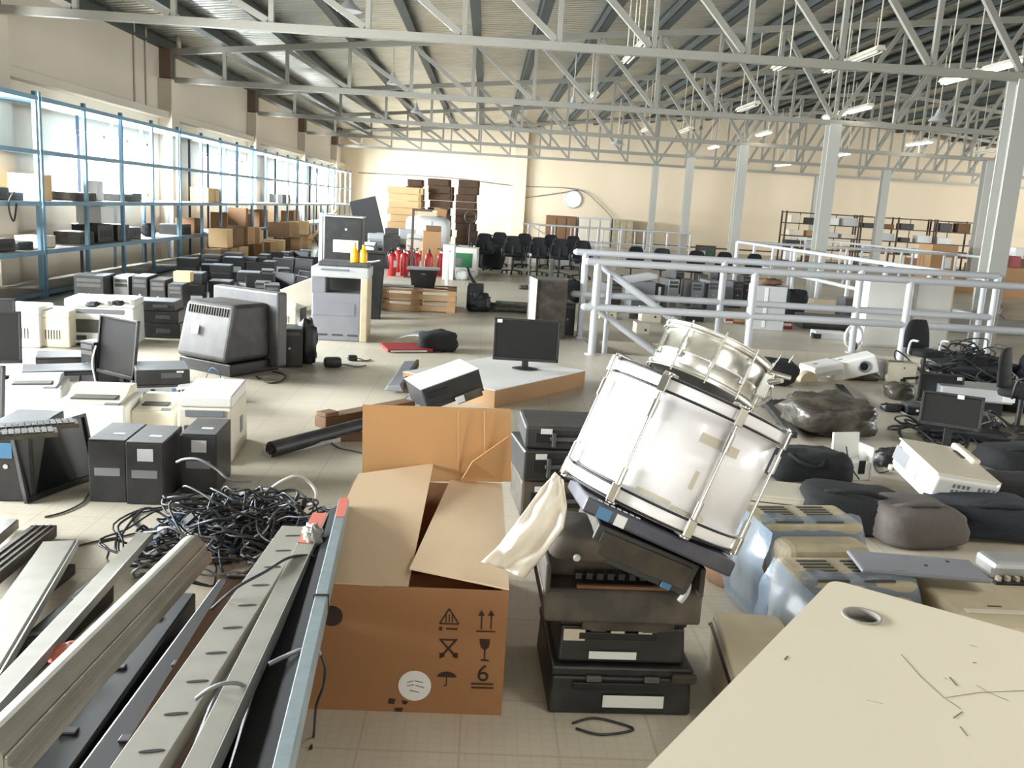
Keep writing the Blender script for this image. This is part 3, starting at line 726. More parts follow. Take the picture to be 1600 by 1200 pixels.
# rubber gasket line at the join of shell and lugs
sn_loc = drm @ Matrix.Translation((.012, .10, DH + .042))
SR, SH = .182, .155
snm = sn_loc @ Matrix.Rotation(-.08, 4, 'X') @ Matrix.Rotation(.03, 4, 'Y')
snd = thing('snare_drum', 'chrome snare drum lying on top of the white bass drum', 'drum', mw=snm)
B().lathe([(SR, .0), (SR, .058), (SR + .004, .061), (SR + .004, .069), (SR, .072), (SR, SH)], 56).build('shell', 'chromew', snd)
for z0, nm in ((SH - .016, 'top_hoop'), (-.004, 'bottom_hoop')):
    B().lathe([(SR + .004, z0), (SR + .016, z0), (SR + .018, z0 + .003), (SR + .012, z0 + .005), (SR + .012, z0 + .018), (SR + .018, z0 + .02), (SR + .004, z0 + .02)], 56, cap=False).build(nm, 'chromew', snd)
B().lathe([(.001, SH + .002), (SR + .004, SH + .002), (SR + .006, SH - .01)], 48, cap=False).build('drum_head', 'offwhite', snd)
for k in range(10):
    a = k * PI / 5 + .12; c, s = math.cos(a), math.sin(a); R = SR + .014
    rd = B().cyl((R * c, R * s, -.012), (R * c, R * s, SH + .016), .0035, n=7).build('tension_rod', 'chrome', snd)
    lg = B(); lg.box(SR + .008, 0, SH / 2, .018, .014, .075, T(0, 0, 0, 0, 0, a)); lg.build('lug', 'chrome', rd, .004)
a = -.5
stn = B(); stn.box(SR + .022, 0, SH * .55, .035, .045, .09, T(0, 0, 0, 0, 0, a)); so = stn.build('strainer', 'chrome', snd, .006)
for dz, an in ((.10, -.25), (.135, .05)): B().cyl(((SR + .02) * math.cos(a), (SR + .02) * math.sin(a), dz), ((SR + .085) * math.cos(a + an), (SR + .085) * math.sin(a + an), dz + .012), .012, .008, 10).build('lever', 'chrome', so)
B().tube([((SR + .02) * math.cos(a + .2), (SR + .02) * math.sin(a + .2), .02), ((SR + .05) * math.cos(a + .1), (SR + .05) * math.sin(a + .1), .06), ((SR + .04) * math.cos(a), (SR + .04) * math.sin(a), .1)], .005, 6, res=4).build('spring_wire', 'chrome', so)
# ------------------------------------------------------------------ stack below the drum
SB = T(.515, 2.64, 0, 0, 0, .03)
def stk(x, y, z, rx=0, ry=0, rz=0): return SB @ T(x, y, z, rx, ry, rz)
def avcase(label, mw, w, h, d, m, lab=None, name='rack_equipment_case'):
    t = thing(name, label, 'equipment case', mw=mw)
    b = B(); b.fru((-w / 2, w / 2, 0, d, 0), (-w / 2 * .97, w / 2 * .97, .01, d, h * .8)); b.build('body', m, t, .012, 3)
    bx('lid', m, t, 0, d / 2 + .002, h * .9, w * .99, d * .99, h * .2, .008)
    bx('front_recess', 'deep', t, -.02, -.002, h * .62, w * .6, .012, h * .16, .003)
    if lab: bx('paper_label', 'label', t, lab[0], -.004, lab[1], lab[2], .003, lab[3], .0005)
    for s in (-.2, .2): bx('latch', 'dgrey', t, s * w, -.004, h * .78, .05, .012, .02, .003)
    return t
c1 = avcase('lowest black equipment case under the drum, with a long white label near the floor', stk(0, 0, 0), .47, .165, .45, 'black', (.04, .05, .20, .042))
bx('corner_guard', 'dusty', c1, .2, -.004, .135, .08, .02, .03, .006)
c2 = avcase('black equipment case second from the floor under the drum, with a narrow white label', stk(-.005, .025, .168), .42, .158, .42, 'black', (-.03, .03, .155, .026))
bx('dusty_ridge', 'dusty', c2, .01, -.006, .135, .3, .02, .03, .005)
for k in (-.02, .07): bx('pale_sticker', 'tape', c2, k, -.006, .105, .045, .003, .022, .001)
bx('pale_sticker', 'tape', c2, -.16, -.006, .1, .07, .003, .04, .001)
p3 = thing('dusty_printer', 'dust-covered printer body with an open gear tray, in the middle of the drum stack', 'printer', mw=stk(-.02, -.02, .328))
b = B(); b.fru((-.25, .25, .0, .42, 0), (-.26, .26, .03, .42, .1)); b.build('lower_tray', 'dusty', p3, .01)
bx('back_housing', 'dusty', p3, 0, .27, .15, .5, .28, .1, .01)
gr = B()
for k in range(9): gr.box(-.14 + .035 * k, .09, .125, .02, .03, .02)
gr.build('feed_teeth', 'black2', p3)
bx('paper_guide', 'woodd', p3, .0, .045, .105, .3, .02, .012, .003)
for s in (-1, 1): bx('side_wall', 'dusty', p3, s * .245, .13, .14, .018, .24, .1, .006)
B().tube([(.16, .06, .12), (.2, .03, .14), (.19, -.01, .12), (.17, -.015, .09)], .011, 6, res=4).build('ribbon_cable', 'lgrey', p3)
p4 = thing('printer_cover', 'dusty dark rounded printer cover with a small white knob, beside the plastic bag', 'printer cover', mw=stk(-.17, .08, .53, 0, .06))
B().blob(.22, .26, .1, 5, .06, 1.2, .75).build('cover', 'dusty', p4)
B().lathe([(.011, 0), (.012, .006), (.008, .012)], 14, T(-.02, -.135, .03, PI / 2)).build('knob', 'lgrey', p4)
p5 = thing('printer_cartridge_bay', 'brown-dusted black printer section tilted below the blue slab', 'printer', mw=stk(.0, -.03, .50, 0, .37))
bx('housing', 'dusty', p5, 0, .15, .055, .34, .3, .1, .008)
bx('front_frame', 'black2', p5, 0, -.004, .055, .35, .014, .11, .004)
bx('front_inset', 'dusty', p5, 0, -.014, .058, .31, .008, .075, .003)
bx('blue_tab', 'labelb', p5, .1, -.02, .012, .034, .006, .02, .002)
p6 = thing('keyboard_slab', 'dark navy flat keyboard instrument sloping directly beneath the white drum', 'keyboard', mw=drm @ T(.0, -.30, -.075))
bx('case', 'navy', p6, 0, .24, .025, .50, .47, .05, .008)
kb = B()
for k in range(7): kb.box(-.21 + .021 * k, .012, .0515, .014, .012, .004)
kb.build('key_marks', 'lgrey', p6)
bx('blue_sticker', 'labelb', p6, -.185, .003, .02, .045, .004, .036, .001); bx('white_sticker', 'label', p6, -.13, .003, .02, .035, .004, .036, .001)
# plastic bag hanging beside the drum
bagp = [((868, 738), (872, 742), (880, 750)), ((846, 762), (868, 770), (886, 790)), ((815, 805), (850, 812), (880, 825)), ((782, 850), (820, 862), (850, 866)), ((752, 878), (790, 890), (818, 905))]
def bagf(u, v):
    i = u * 4; k = min(int(i), 3); f = i - k
    def row(r):
        a, b, c = bagp[r]; q = v * 2; m = min(int(q), 1); g = q - m; p, s = ((a, b), (b, c))[m]
        return Vector((p[0] + (s[0] - p[0]) * g, p[1] + (s[1] - p[1]) * g))
    p = row(k) * (1 - f) + row(k + 1) * f
    return DY(p.x, p.y, 2.56 + .02 * math.sin(9 * v + 4 * u) * u + .03 * noise.noise((u * 5, v * 5, 2)))
o = B().grid(bagf, 24, 16).build('plastic_bag', 'bagw', None, 0, 2, .002); tag(o, 'thin white plastic bag hanging beside the drum above the big open box', 'bag')
# ------------------------------------------------------------------ long light fittings and metal strips, lower corner
def strip(name, label, cat, a, b, za, zb, ext=0.0, roll=0.0, z_extra=0):
    p = G(a[0], a[1], za); q = G(b[0], b[1], zb)
    if ext: p = p + (p - q).normalized() * ext
    t = thing(name, label, cat, mw=fr(p, q, roll)); return t, (q - p).length
XZ = Matrix(((1, 0, 0, 0), (0, 0, 1, 0), (0, 1, 0, 0), (0, 0, 0, 1)))   # profile (x, z) extruded along y
def ext(b, prof, L, y0=0): return b.prism(prof, y0, y0 + L, XZ)
def channel(w, h, th=.004): return [(-w / 2, -h), (-w / 2, 0), (w / 2, 0), (w / 2, -h), (w / 2 - th, -h), (w / 2 - th, -th), (-w / 2 + th, -th), (-w / 2 + th, -h)]
# black glass-like panel with bluish metal edge
t, L = strip('panel', 'long black panel with a bluish metal edge leaning toward the big carton', 'panel', (418, 1230), (530, 780), .50, .505)
ext(B(), [(-.11, -.12), (.0, -.03), (.0, -.018), (-.11, -.105)], L).build('board', 'matte', t)
ext(B(), [(0, -.05), (.0, .004), (.034, .004), (.036, -.004), (.036, -.05)], L).build('metal_edge', 'alublue', t, .002)
ext(B(), [(.002, .0045), (.034, .0045), (.034, .006), (.002, .006)], .2, L - .2).build('red_tip', 'pink', t)
bx('wire_tie', 'cable', t, .017, L * .5, -.02, .044, .006, .056, .001)
# grey channel
t, L = strip('channel', 'grey metal channel between the slotted rail and the black panel', 'metal channel', (300, 1210), (500, 802), .47, .46)
ext(B(), channel(.055, .05), L).build('channel_body', 'dust_metal', t, .002)
ext(B(), [(.0275, -.05), (.0275, .002), (.031, .002), (.031, -.05)], L).build('edge_lip', 'alu', t)
ext(B(), [(-.026, .0005), (.026, .0005), (.026, .002), (-.026, .002)], .3, L - .3).build('red_tip', 'pink', t)
# slotted rail
t, L = strip('slotted_rail', 'pale slotted mounting rail with a row of dark oval slots', 'metal rail', (190, 1230), (462, 822), .44, .42)
ext(B(), channel(.098, .045), L).build('rail_body', 'dust_metal', t, .002)
M['slot'] = mat('slot_shadow', (40, 38, 34), .9)
for k in range(10):
    y = L * (.08 + .095 * k)
    B().lathe([(.026, 0), (.026, .0012)], 16, T(.012, y, .0002, 0, 0, .25), False, True, 1.0, .22).build('slot', 'slot', t)
# brown board and dark boards below
t, L = strip('board', 'dull brown dusty board lying low between the grey tube and the slotted rail', 'board', (235, 1230), (405, 905), .30, .26)
ext(B(), [(-.11, -.012), (-.11, 0), (.09, .0), (.09, -.012)], L).build('board_face', 'woodd', t, .003)
bx('end_cap', 'deep', t, -.01, L + .01, -.005, .2, .02, .03, .004)
# round tube housing
t, L = strip('light_housing', 'thick rounded grey light housing with a flat lip, longest of the strips', 'light fitting', (-30, 1190), (300, 855), .40, .30)
pr_ = [(.046 * math.cos(PI * k / 12), .046 * math.sin(PI * k / 12)) for k in range(13)]
ext(B(), [(.046, -.03)] + pr_ + [(-.046, -.03)], L).build('housing', 'dust_metal', t)
ext(B(), [(.0465, -.05), (.0465, .008), (.05, .008), (.054, .004), (.054, -.008), (.074, -.016), (.074, -.05)], L).build('side_lip', 'dust_metal', t, .002)
ext(B(), [(.049, .0085), (.049, .0125), (.054, .0125), (.054, .0085)], L).build('edge_strip', 'alu', t)
bx('end_plate', 'dgrey', t, 0, L + .004, .01, .09, .006, .07, .003)
# thin strip and the flat ones at the edge
t, L = strip('thin_rail', 'thin pale rail ending on the tiled floor beside a dark cord', 'metal rail', (-60, 1140), (226, 832), .33, .12)
ext(B(), channel(.06, .03), L).build('rail_body', 'dust_metal', t, .002)
ext(B(), [(.031, -.03), (.031, .004), (.036, .004), (.036, -.03)], L).build('edge_lip', 'alu', t)
t, L = strip('light_reflector', 'wide dusty reflector strip crossing the edge of the picture', 'light fitting', (-70, 1090), (92, 845), .26, .1)
ext(B(), [(-.07, -.02), (-.06, 0), (.06, 0), (.07, -.02), (.066, -.02), (.057, -.004), (-.057, -.004), (-.066, -.02)], L).build('reflector', 'dust_metal', t)
ext(B(), [(.071, -.03), (.071, .0), (.076, .0), (.076, -.03)], L).build('edge_lip', 'alu', t)
t, L = strip('light_trunking', 'dark trunking with long grooves beyond the wide reflector strip', 'light fitting', (-80, 935), (68, 822), .16, .06)
b = B(); ext(b, channel(.11, .05), L)
for x in (-.03, 0, .03): ext(b, [(x - .004, .0), (x - .004, .006), (x + .004, .006), (x + .004, 0)], L)
b.build('trunking_body', 'dusty', t)
bx('end_plate', 'black2', t, 0, L + .003, -.022, .11, .006, .05, .002)
t, L = strip('light_trunking', 'short grey strip end pointing in beside the leaning monitor', 'light fitting', (-60, 880), (20, 812), .1, .05)
ext(B(), channel(.05, .04), L).build('trunking_body', 'dust_metal', t)
ext(B(), [(-.02, .001), (-.02, .004), (.02, .004), (.02, .001)], L).build('edge_strip', 'alu', t)
# black boxes added so the gaps between the strips stay dark
def under(label, a, b, za, zb, w, h, name='gap_dark_box', m='deep'):
    t, L = strip(name, label, 'light fitting', a, b, za, zb)
    bx('case', m, t, 0, L / 2, -h / 2, w, L, h, .008)
    bx('end_plate', 'black2', t, 0, L + .004, -h / 2, w * .9, .008, h * .8, .002)
    for k in range(3): bx('clip', 'dgrey', t, 0, L * (.2 + .3 * k), .003, w * .5, .03, .006, .002)
under('added long black box darkening the gap under the grey channel', (285, 1260), (425, 880), .34, .28, .06, .24)
under('added long black box darkening the gap under the black panel', (372, 1260), (476, 850), .33, .31, .09, .26)
under('added black box darkening the gap beneath the slotted rail', (150, 1260), (385, 905), .24, .2, .2, .17)
under('added black box darkening the gap under the rounded grey housing, open floor beside it', (20, 1230), (262, 925), .24, .16, .2, .14)
under('added black box darkening the gap below the thin pale rail, with a pinkish part on it', (-90, 1120), (160, 905), .2, .1, .09, .09)
under('added dark bar filling the gap between the thin rail and the wide reflector', (-90, 1030), (108, 880), .12, .06, .05, .05)
b = B(); p = G(105, 985, .3); tag(B().blob(.10, .06, .05, 4, .2, 2, .7).build('plastic_clip', 'pink'), 'small pinkish plastic part resting among the black filler boxes', 'plastic part').matrix_world = T(p.x, p.y, .205, 0, 0, .6)
# cords on the strips
cord('black cord draped over the slotted rail', [G(x, y, z) for x, y, z in ((330, 952, .40), (370, 918, .46), (415, 893, .475), (450, 872, .47), (480, 868, .46), (498, 872, .44))], .005)
cord('thin grey cord hooked over the grey channel', [G(x, y, z) for x, y, z in ((306, 1092, .44), (325, 1078, .468), (350, 1068, .482), (372, 1068, .478), (384, 1074, .46))], .005, 'cableg')
cord('short cord with a silver plug lying across the black panel', [G(x, y, z) for x, y, z in ((420, 1038, .46), (445, 1026, .47), (470, 1016, .485), (492, 1014, .48), (500, 1022, .46))], .006, 'cableg')
cord('black cord hanging from the panel edge onto the floor in front of the carton', [DY(502, 1024, 2.2), DY(508, 1045, 2.2), DY(504, 1075, 2.22), DY(494, 1105, 2.25), G(490, 1150, .006), G(486, 1170, .006)], .004)
p = G(488, 850, .44)
lump('crumpled clear plastic bit tied to the end of the grey channel', 'plastic_wrap', 'plastic wrap', (p.x, p.y, .435), .4, (.06, .10, .07), 'dust_metal', 3, .5, .2, 3)
# ------------------------------------------------------------------ heap of cables
random.seed(11)
hp = G(385, 852)
hc = thing('cable_heap', 'big tangled heap of black and grey cables on the floor', 'cables', (hp.x, hp.y, 0)); hc['kind'] = 'stuff'
def loops(n, m, r0, name, seed, hz=.26):
    R = random.Random(seed); b = B()
    for i in range(n):
        cx, cy = max(-.4, min(.24, R.gauss(-.03, .19))), R.gauss(0, .14)
        d = min(1, math.hypot(cx / .5, cy / .36)); zc = R.uniform(.02, max(.04, hz * (1 - d * .8)))
        Rr = R.uniform(.06, .22); e = R.uniform(.4, 1); an = R.uniform(0, PI); tx, ty = R.uniform(-.5, .5), R.uniform(-.5, .5)
        a0 = R.uniform(0, 6); pts = []
        for k in range(R.randint(8, 20)):
            a = a0 + k * .55; x = Rr * math.cos(a) * (1 + R.gauss(0, .1)); y = Rr * e * math.sin(a) * (1 + R.gauss(0, .1))
            X = cx + x * math.cos(an) - y * math.sin(an); Y = cy + x * math.sin(an) + y * math.cos(an)
            pts.append((X, Y, max(.006, zc + tx * x + ty * y + R.gauss(0, .012))))
        b.tube(pts, r0 * R.uniform(.8, 1.3), 5, res=3)
    b.build(name, m, hc)
loops(80, 'cable', .0052, 'black_loops', 1); loops(18, 'cableg', .0045, 'grey_loops', 2, .27); loops(8, 'cableb', .004, 'blue_loops', 3, .2); loops(5, 'cablew', .004, 'white_loops', 9, .22)
b = B()
R = random.Random(5)
for i in range(26):
    x, y = R.gauss(0, .18), R.gauss(0, .12)
    b.box(0, 0, 0, .03, .05, .022, T(x, y, R.uniform(.03, .2), R.uniform(-1, 1), R.uniform(-1, 1), R.uniform(0, 6)))
b.build('plugs', 'black2', hc)
bx('white_plug', 'label', hc, -.34, -.12, .1, .035, .03, .03, .005)
cord('thick white cable curling out of the top of the cable heap', [G(x, y, z) for x, y, z in ((425, 762, .2), (440, 752, .23), (462, 744, .25), (482, 752, .22), (494, 770, .17), (490, 786, .13), (478, 790, .11))], .0085, 'cablew', 'white_cable')
cord('grey cable arching above the heap in front of the black battery units', [G(x, y, z) for x, y, z in ((276, 722, .33), (290, 717, .36), (312, 718, .37), (338, 733, .33), (360, 750, .28), (392, 752, .2))], .006, 'cableg')
fcord('thin cord running from the heap across the floor to the metal strips', ((238, 826), (200, 836), (150, 846), (110, 856)), .0045)
fcord('bent cord beside the heap near the thin pale rail', ((250, 796), (225, 800), (208, 806), (212, 822), (228, 828)), .005)
fcord('dark cord on the floor in front of the leaning monitor', ((155, 745), (138, 772), (128, 786), (100, 800), (70, 808)), .0045)
# ------------------------------------------------------------------ battery units and printers, near and to one side
def ups(label, px, py, rz, w=.185, h=.325, d=.36, lab=True):
    t = thing('battery_unit', label, 'battery unit', front(px, py, 0, rz, d), rz, 'black battery units')
    bx('case', 'black', t, 0, .01, h / 2, w, d - .02, h, .005)
    f = bx('front_face', 'black', t, 0, -d / 2 + .006, h / 2, w * .985, .012, h * .985, .004)
    bx('front_plate', 'labelg', f, 0, -d / 2 - .001, h * .5, w * .68, .003, .042, .001)
    if lab: bx('paper_label', 'lgrey', f, .005, -d / 2 - .001, h * .81, w * .42, .003, .065, .001)
    bx('top_panel', 'dgrey', t, 0, 0, h + .002, w * .97, d * .97, .006, .002); bx('top_sticker', 'label', t, .02, -.05, h + .0055, .06, .03, .001, .0003)
    bx('foot', 'lgrey', t, w * .4, -d / 2 + .02, .012, .012, .03, .02, .002)
ups('black battery unit with a plain unlabelled front, one of two side by side', 169, 785, .06, lab=False)
ups('black battery unit with a square paper label, pressed against its plain twin', 227, 789, .06)
ups('black battery unit standing apart beside the cable heap, square paper label', 310, 772, .06)
tower('dusty black computer tower with a bluish certificate label, in front of a leaning monitor', front(12, 784, 0, .08, .45), .08, .24, .37, .45, 'black', 'black', sticker=('labelb', -.05, .72, .09, .08), bays=0)
p0 = G(46, 784); p1 = G(142, 748); d_ = (p1 - p0)
mm = Matrix.Translation(p0 + d_ * .5) @ Matrix.Rotation(math.atan2(d_.y, d_.x), 4, 'Z') @ Matrix.Rotation(-.2, 4, 'X')
monitor('black monitor without a stand leaning on the computer tower with the bluish label', (0, 0, 0), 0, max(.5, d_.length), .36, 0, stand=False, mw=mm)
k0 = front(35, 700, .372, .1, .2)
for i, (x, y, rz, lb) in enumerate(((25, 682, .5, 'dusty black keyboard on top of the tower beside the leaning monitor'), (60, 668, .55, 'second dusty keyboard lying further back on the same tower'))):
    p = G(x, y, .375); kt = thing('computer_keyboard', lb, 'keyboard', (p.x, p.y, .373 + .0 * i), rz)
    bx('keyboard_case', 'dusty', kt, 0, 0, .011, .36, .12, .022, .005); kb = B()
    for r in range(4):
        for c in range(12): kb.box(-.16 + .028 * c, -.042 + .026 * r, .026, .022, .02, .008)
    kb.build('key', 'black2', kt)
p = G(8, 668, 0)
monitor('black monitor edge at the picture border above the dusty keyboards', front(-45, 690, .0, -.2, .1), -.2, .42, .36, .1, .12)
printer('white laser printer with a curved output tray, behind the black battery units', front(140, 708, 0, .12, .42), .12, .43, .36, .44, 'white', 0, 'offwhite')
printer('small cream printer with a dark top slot, squeezed behind the battery units', front(238, 702, 0, .1, .34), .1, .26, .30, .36, 'offwhite', 0, 'offwhite')
t = printer('big white printer with a long cream side, beside the separate battery unit', front(320, 722, 0, .1, .55), .1, .32, .40, .56, 'offwhite', 1, 'white')
bx('side_label', 'labelg', t, .155, .05, .16, .012, .09, .1, .002)
printer('white printer at the picture border with an open grey recess', front(48, 656, 0, .3, .4), .3, .40, .26, .42, 'white', 0, 'lgrey')
t = thing('document_tray', 'white hinged document tray standing out beside the border printer', 'printer part', G(112, 628, .0), .35)
bx('tray_plate', 'white', t, -.1, .1, .16, .3, .25, .02, .006, T(0, 0, 0, .15)); bx('support', 'lgrey', t, -.12, .12, .07, .16, .16, .14, .006)
# two stacked desktop cases and the small black and white device
loc = front(250, 628, 0, .42, .36)
t = thing('desktop_computer', 'flat desktop computer showing its grey connector panel, lower of two stacked', 'computer', loc, .42)
bx('case', 'black2', t, 0, 0, .065, .38, .36, .13, .005); bp = bx('rear_panel', 'lgrey', t, -.02, -.182, .062, .3, .006, .10, .001)
for k in range(6): bx('port', 'labelb' if k % 2 else 'deep', bp, -.15 + .05 * k, -.187, .05 + .02 * (k % 3), .03, .006, .022, .001)
t = thing('desktop_computer', 'black desktop computer with a dusty grey top, upper of two stacked', 'computer', (loc[0] + .02, loc[1] + .02, .132), .42)
bx('case', 'black', t, 0, 0, .055, .38, .38, .11, .005); bx('top_cover', 'dgrey', t, 0, 0, .112, .375, .375, .006, .002); bx('drive_bay', 'dgrey', t, .06, -.192, .07, .15, .006, .04, .002); bx('sticker', 'label', t, .12, -.192, .095, .05, .003, .015, .0005)
cord('thin blue network cord looped behind the stacked desktop computers', [G(x, y, z) for x, y, z in ((322, 590, .15), (330, 575, .22), (340, 580, .2), (345, 592, .12), (338, 600, .02))], .004, 'cableb')
t = thing('label_printer', 'small black device with a raised white lid, in front of the tube television', 'printer', front(322, 632, 0, .25, .25), .25)
bx('body', 'black', t, 0, 0, .06, .34, .25, .12, .01); bx('lid', 'white', t, -.02, -.03, .14, .34, .26, .022, .008, T(0, 0, 0, -.05, -.12)); bx('paper_slot', 'deep', t, 0, -.127, .07, .28, .006, .02, .001); bx('side_clip', 'white', t, -.175, -.08, .06, .012, .08, .1, .003)
# leaning monitor group
monitor('dark monitor turned half away with cords down its side, between two white printers', front(178, 612, 0, -.62, .1), -.62, .50, .46, .12, .12)
tower('dark computer tower behind the turned-away monitor', front(138, 603, 0, -.5, .4), -.5, .16, .36, .4)
cord('pale cords hanging down the back of the turned-away monitor', [DY(150, 540, 6.3), DY(144, 565, 6.28), DY(148, 590, 6.3), DY(152, 604, 6.32)], .006, 'cablew')
for (x, y, z, rz, w, d, lb) in ((70, 590, .22, .45, .46, .3, 'flat dark laptop lying closed above the border printer'), (88, 600, .0, .4, .44, .34, 'flat black drive box under the dark laptop')):
    p = G(x, y, z); t = thing('closed_laptop', lb, 'laptop', (p.x, p.y + .2, z), rz)
    bx('base', 'black', t, 0, 0, .1 if z == 0 else .014, w, d, .2 if z == 0 else .025, .006); bx('lid', 'black2', t, 0, 0, .208 if z == 0 else .034, w, d, .012, .004)
monitor('dark monitor at the picture border, tilted, behind the flat laptop', front(-8, 592, 0, .35, .1), .35, .40, .42, .14, .12)
monitor('second dark monitor at the border, behind the tilted one', front(-12, 566, 0, .2, .1), .2, .38, .40, .1, .16)
# white machines further back
printer('white boxy printer against the picture border in front of the rack', front(32, 543, 0, .1, .4), .1, .36, .40, .4, 'white', 2)
printer('cream rounded printer beside a big white printer on dark feet', front(83, 543, 0, .1, .4), .1, .32, .36, .4, 'offwhite', 2, 'offwhite')
t = printer('large white office printer with cords and clips piled on top', front(156, 540, 0, .16, .5), .16, .66, .46, .5, 'white', 1)
bx('foot_block', 'black', t, -.2, -.26, .05, .16, .02, .1, .004)
for i in range(4):
    p = G(128 + 20 * i, 477 - i, .5)
    tag(B().blob(.12, .1, .05, i, .3, 2, .4).build('cord_bundle', 'cablew' if i % 2 else 'cable'), f'{["dark", "pale", "dark curled", "pale twisted"][i]} bundle of cord on the large white office printer', 'cord').matrix_world = T(p.x, p.y + .22, .462)
# ------------------------------------------------------------------ tube television seen from behind
A = G(277, 586); Bp = G(423, 588)
tvr = -.56
tv = thing('tube_television', 'large charcoal tube television seen from behind, dusty top', 'television', (-2.28, 8.14, 0), tvr)
s = B(); s.fru((-.33, .33, -.34, .2, .12), (-.31, .31, -.22, .2, .62)); s.build('back_shell', 'tvm', tv, .05, 4)
bx('front_bezel', 'dgrey', tv, 0, .24, .38, .84, .12, .68, .02)
bx('screen', 'screen', tv, 0, .302, .39, .72, .01, .52, .01)
bx('stand', 'black', tv, 0, .0, .055, .66, .58, .11, .012)
bx('rating_label', 'label', tv, 0, 0, 0, .085, .006, .08, .001, T(-.1, -.300, .38, -.235))
vs_ = B()
for k in range(16): vs_.box(-.24 + .032 * k, 0, 0, .01, .012, .07, T(0, -.242, .55, -.235))
vs_.build('vent_slats', 'vent', tv)
fcord('dark loop of cord on the floor beside the tube television', ((400, 588), (420, 598), (440, 595), (445, 586), (425, 580)), .006)
tower('small black computer tower with a grey top, beside the tube television', front(452, 574, 0, .2, .36), .2, .24, .36, .36, 'black', 'black', bays=1)
lump('black cords bundled beside the small tower near the copier', 'cord_bundle', 'cord', front(478, 570, 0, 0, .2), .3, (.16, .2, .42), 'cable', 8, .35, .4, 2.5)
for i, (x, y, s_) in enumerate(((517, 576, .17), (548, 566, .1))):
    p = G(x, y); t = thing('power_adapter', ['larger black power adapter lying on bare floor before the copier', 'smaller black power adapter trailing a cord on bare floor'][i], 'adapter', (p.x, p.y + .1, 0), .3)
    B().blob(s_, s_ * .8, s_ * .55, i, .1, 1.5, .7).build('body', 'black', t)
    B().tube([(s_ * .4, 0, .02), (s_ * .8, .04, .012), (s_ * 1.3, -.05, .008), (s_ * 1.9, .02, .008)], .006, 5, res=4).build('lead', 'cable', t)
# ------------------------------------------------------------------ copier
cl = front(528, 533, 0, .05, .6)
cp = thing('photocopier', 'grey office copier with a hollow output bay and a cream edge strip', 'photocopier', cl, .05)
cw = .62
bx('cabinet', 'grey', cp, -.03, 0, .27, cw - .08, .6, .54, .015)
bx('side_strip', 'beige', cp, cw / 2 - .03, -.02, .36, .08, .6, .72, .012)
bx('rear_column', 'dgrey', cp, -.02, .22, .62, cw - .1, .16, .2, .01)
bx('bay_column', 'grey', cp, -cw / 2 + .08, -.1, .63, .16, .38, .2, .01)
bx('scanner_unit', 'lgrey', cp, .01, -.02, .77, cw + .02, .58, .12, .02)
bx('document_lid', 'dgrey', cp, .03, .03, .855, cw - .06, .46, .05, .015)
bx('control_panel', 'labelg', cp, -.05, -.3, .80, .3, .05, .02, .004)
for k in range(3): bx('cabinet_slot', 'vent', cp, -.18 + .17 * k, -.302, .07, .12, .006, .02, .002)
bx('paper_drawer', 'grey', cp, -.05, -.303, .36, cw - .16, .008, .14, .003)
for i, x in enumerate((556, 566)):
    p = G(x, 411, .884)
    t = thing('plastic_bottle', ['yellow plastic bottle on the copier lid, the one with a taller neck', 'yellow plastic bottle on the copier lid, at its outer edge'][i], 'bottle', (cl[0] + .15 + .10 * i, cl[1] - .1, .882), 0, 'yellow bottles on the copier')
    B().lathe([(.042, 0), (.045, .02), (.045, .1), (.03, .14), (.016, .16)], 18).build('bottle_body', 'yellow', t); B().lathe([(.018, .158), (.018, .19), (.012, .2 + .02 * (1 - i))], 14).build('cap', 'yellow', t)
# ------------------------------------------------------------------ white slab box with monitor, tilted computer
s0 = G(786, 634); s1 = G(913, 603); dv = (s1 - s0)
sl = math.atan2(dv.y, dv.x)
wbx = thing('flat_box', 'wide low box with a white top and brown cardboard edge, a monitor standing on it', 'box', mw=T(s0.x, s0.y, 0, 0, 0, sl))
LWB = dv.length
bx('box_side', 'carton4', wbx, LWB / 2 - .06, .5, .07, LWB + .12, 1.0, .14, .004); bx('white_top', 'white', wbx, LWB / 2 - .06, .5, .143, LWB + .12, 1.0, .006, .002)
mp = G(820, 577, .148)
monitor('black monitor on a round foot standing on the low white-topped box', (mp.x, mp.y + .02, .148), -.03, .60, .385, .03, .075, tagpos=(-.42, .43))
lt = G(790, 570, .148)
pc = thing('computer_tower', 'opened black and grey computer tower tipped at an angle against the white-topped box', 'computer', mw=T(*front(715, 640, .12, .3, .1)[:2], .17, 0, -.32, .38))
bx('case', 'black2', pc, 0, .2, .09, .46, .42, .17, .006); bx('dark_panel', 'black', pc, 0, -.012, .11, .45, .02, .13, .004); bx('side_cover', 'lgrey', pc, 0, .2, .178, .47, .42, .008, .003)
bx('drive_cage', 'dusty', pc, .1, -.03, .015, .2, .03, .06, .004); bx('white_label', 'label', pc, .02, -.05, .02, .07, .006, .05, .001); bx('drive_bay', 'deep', pc, -.12, -.026, .12, .16, .01, .04, .003)
t = thing('plastic_cover', 'grey plastic cover wedge propped beside the tipped computer tower', 'plastic cover', mw=fr(G(620, 612, .02), G(656, 556, .12)))
ext(B(), [(-.11, 0), (-.08, .05), (.03, .06), (.06, .0)], .85).build('cover', 'grey', t, .01); ext(B(), [(.03, .061), (.03, .07), (.055, .07), (.055, .01)], .85).build('rim', 'vent', t)
cord('pale blue cords at the foot of the tipped computer tower', [G(x, y, z) for x, y, z in ((650, 606, .12), (638, 618, .03), (630, 628, .01), (645, 632, .01), (662, 628, .02))], .005, 'cableb')
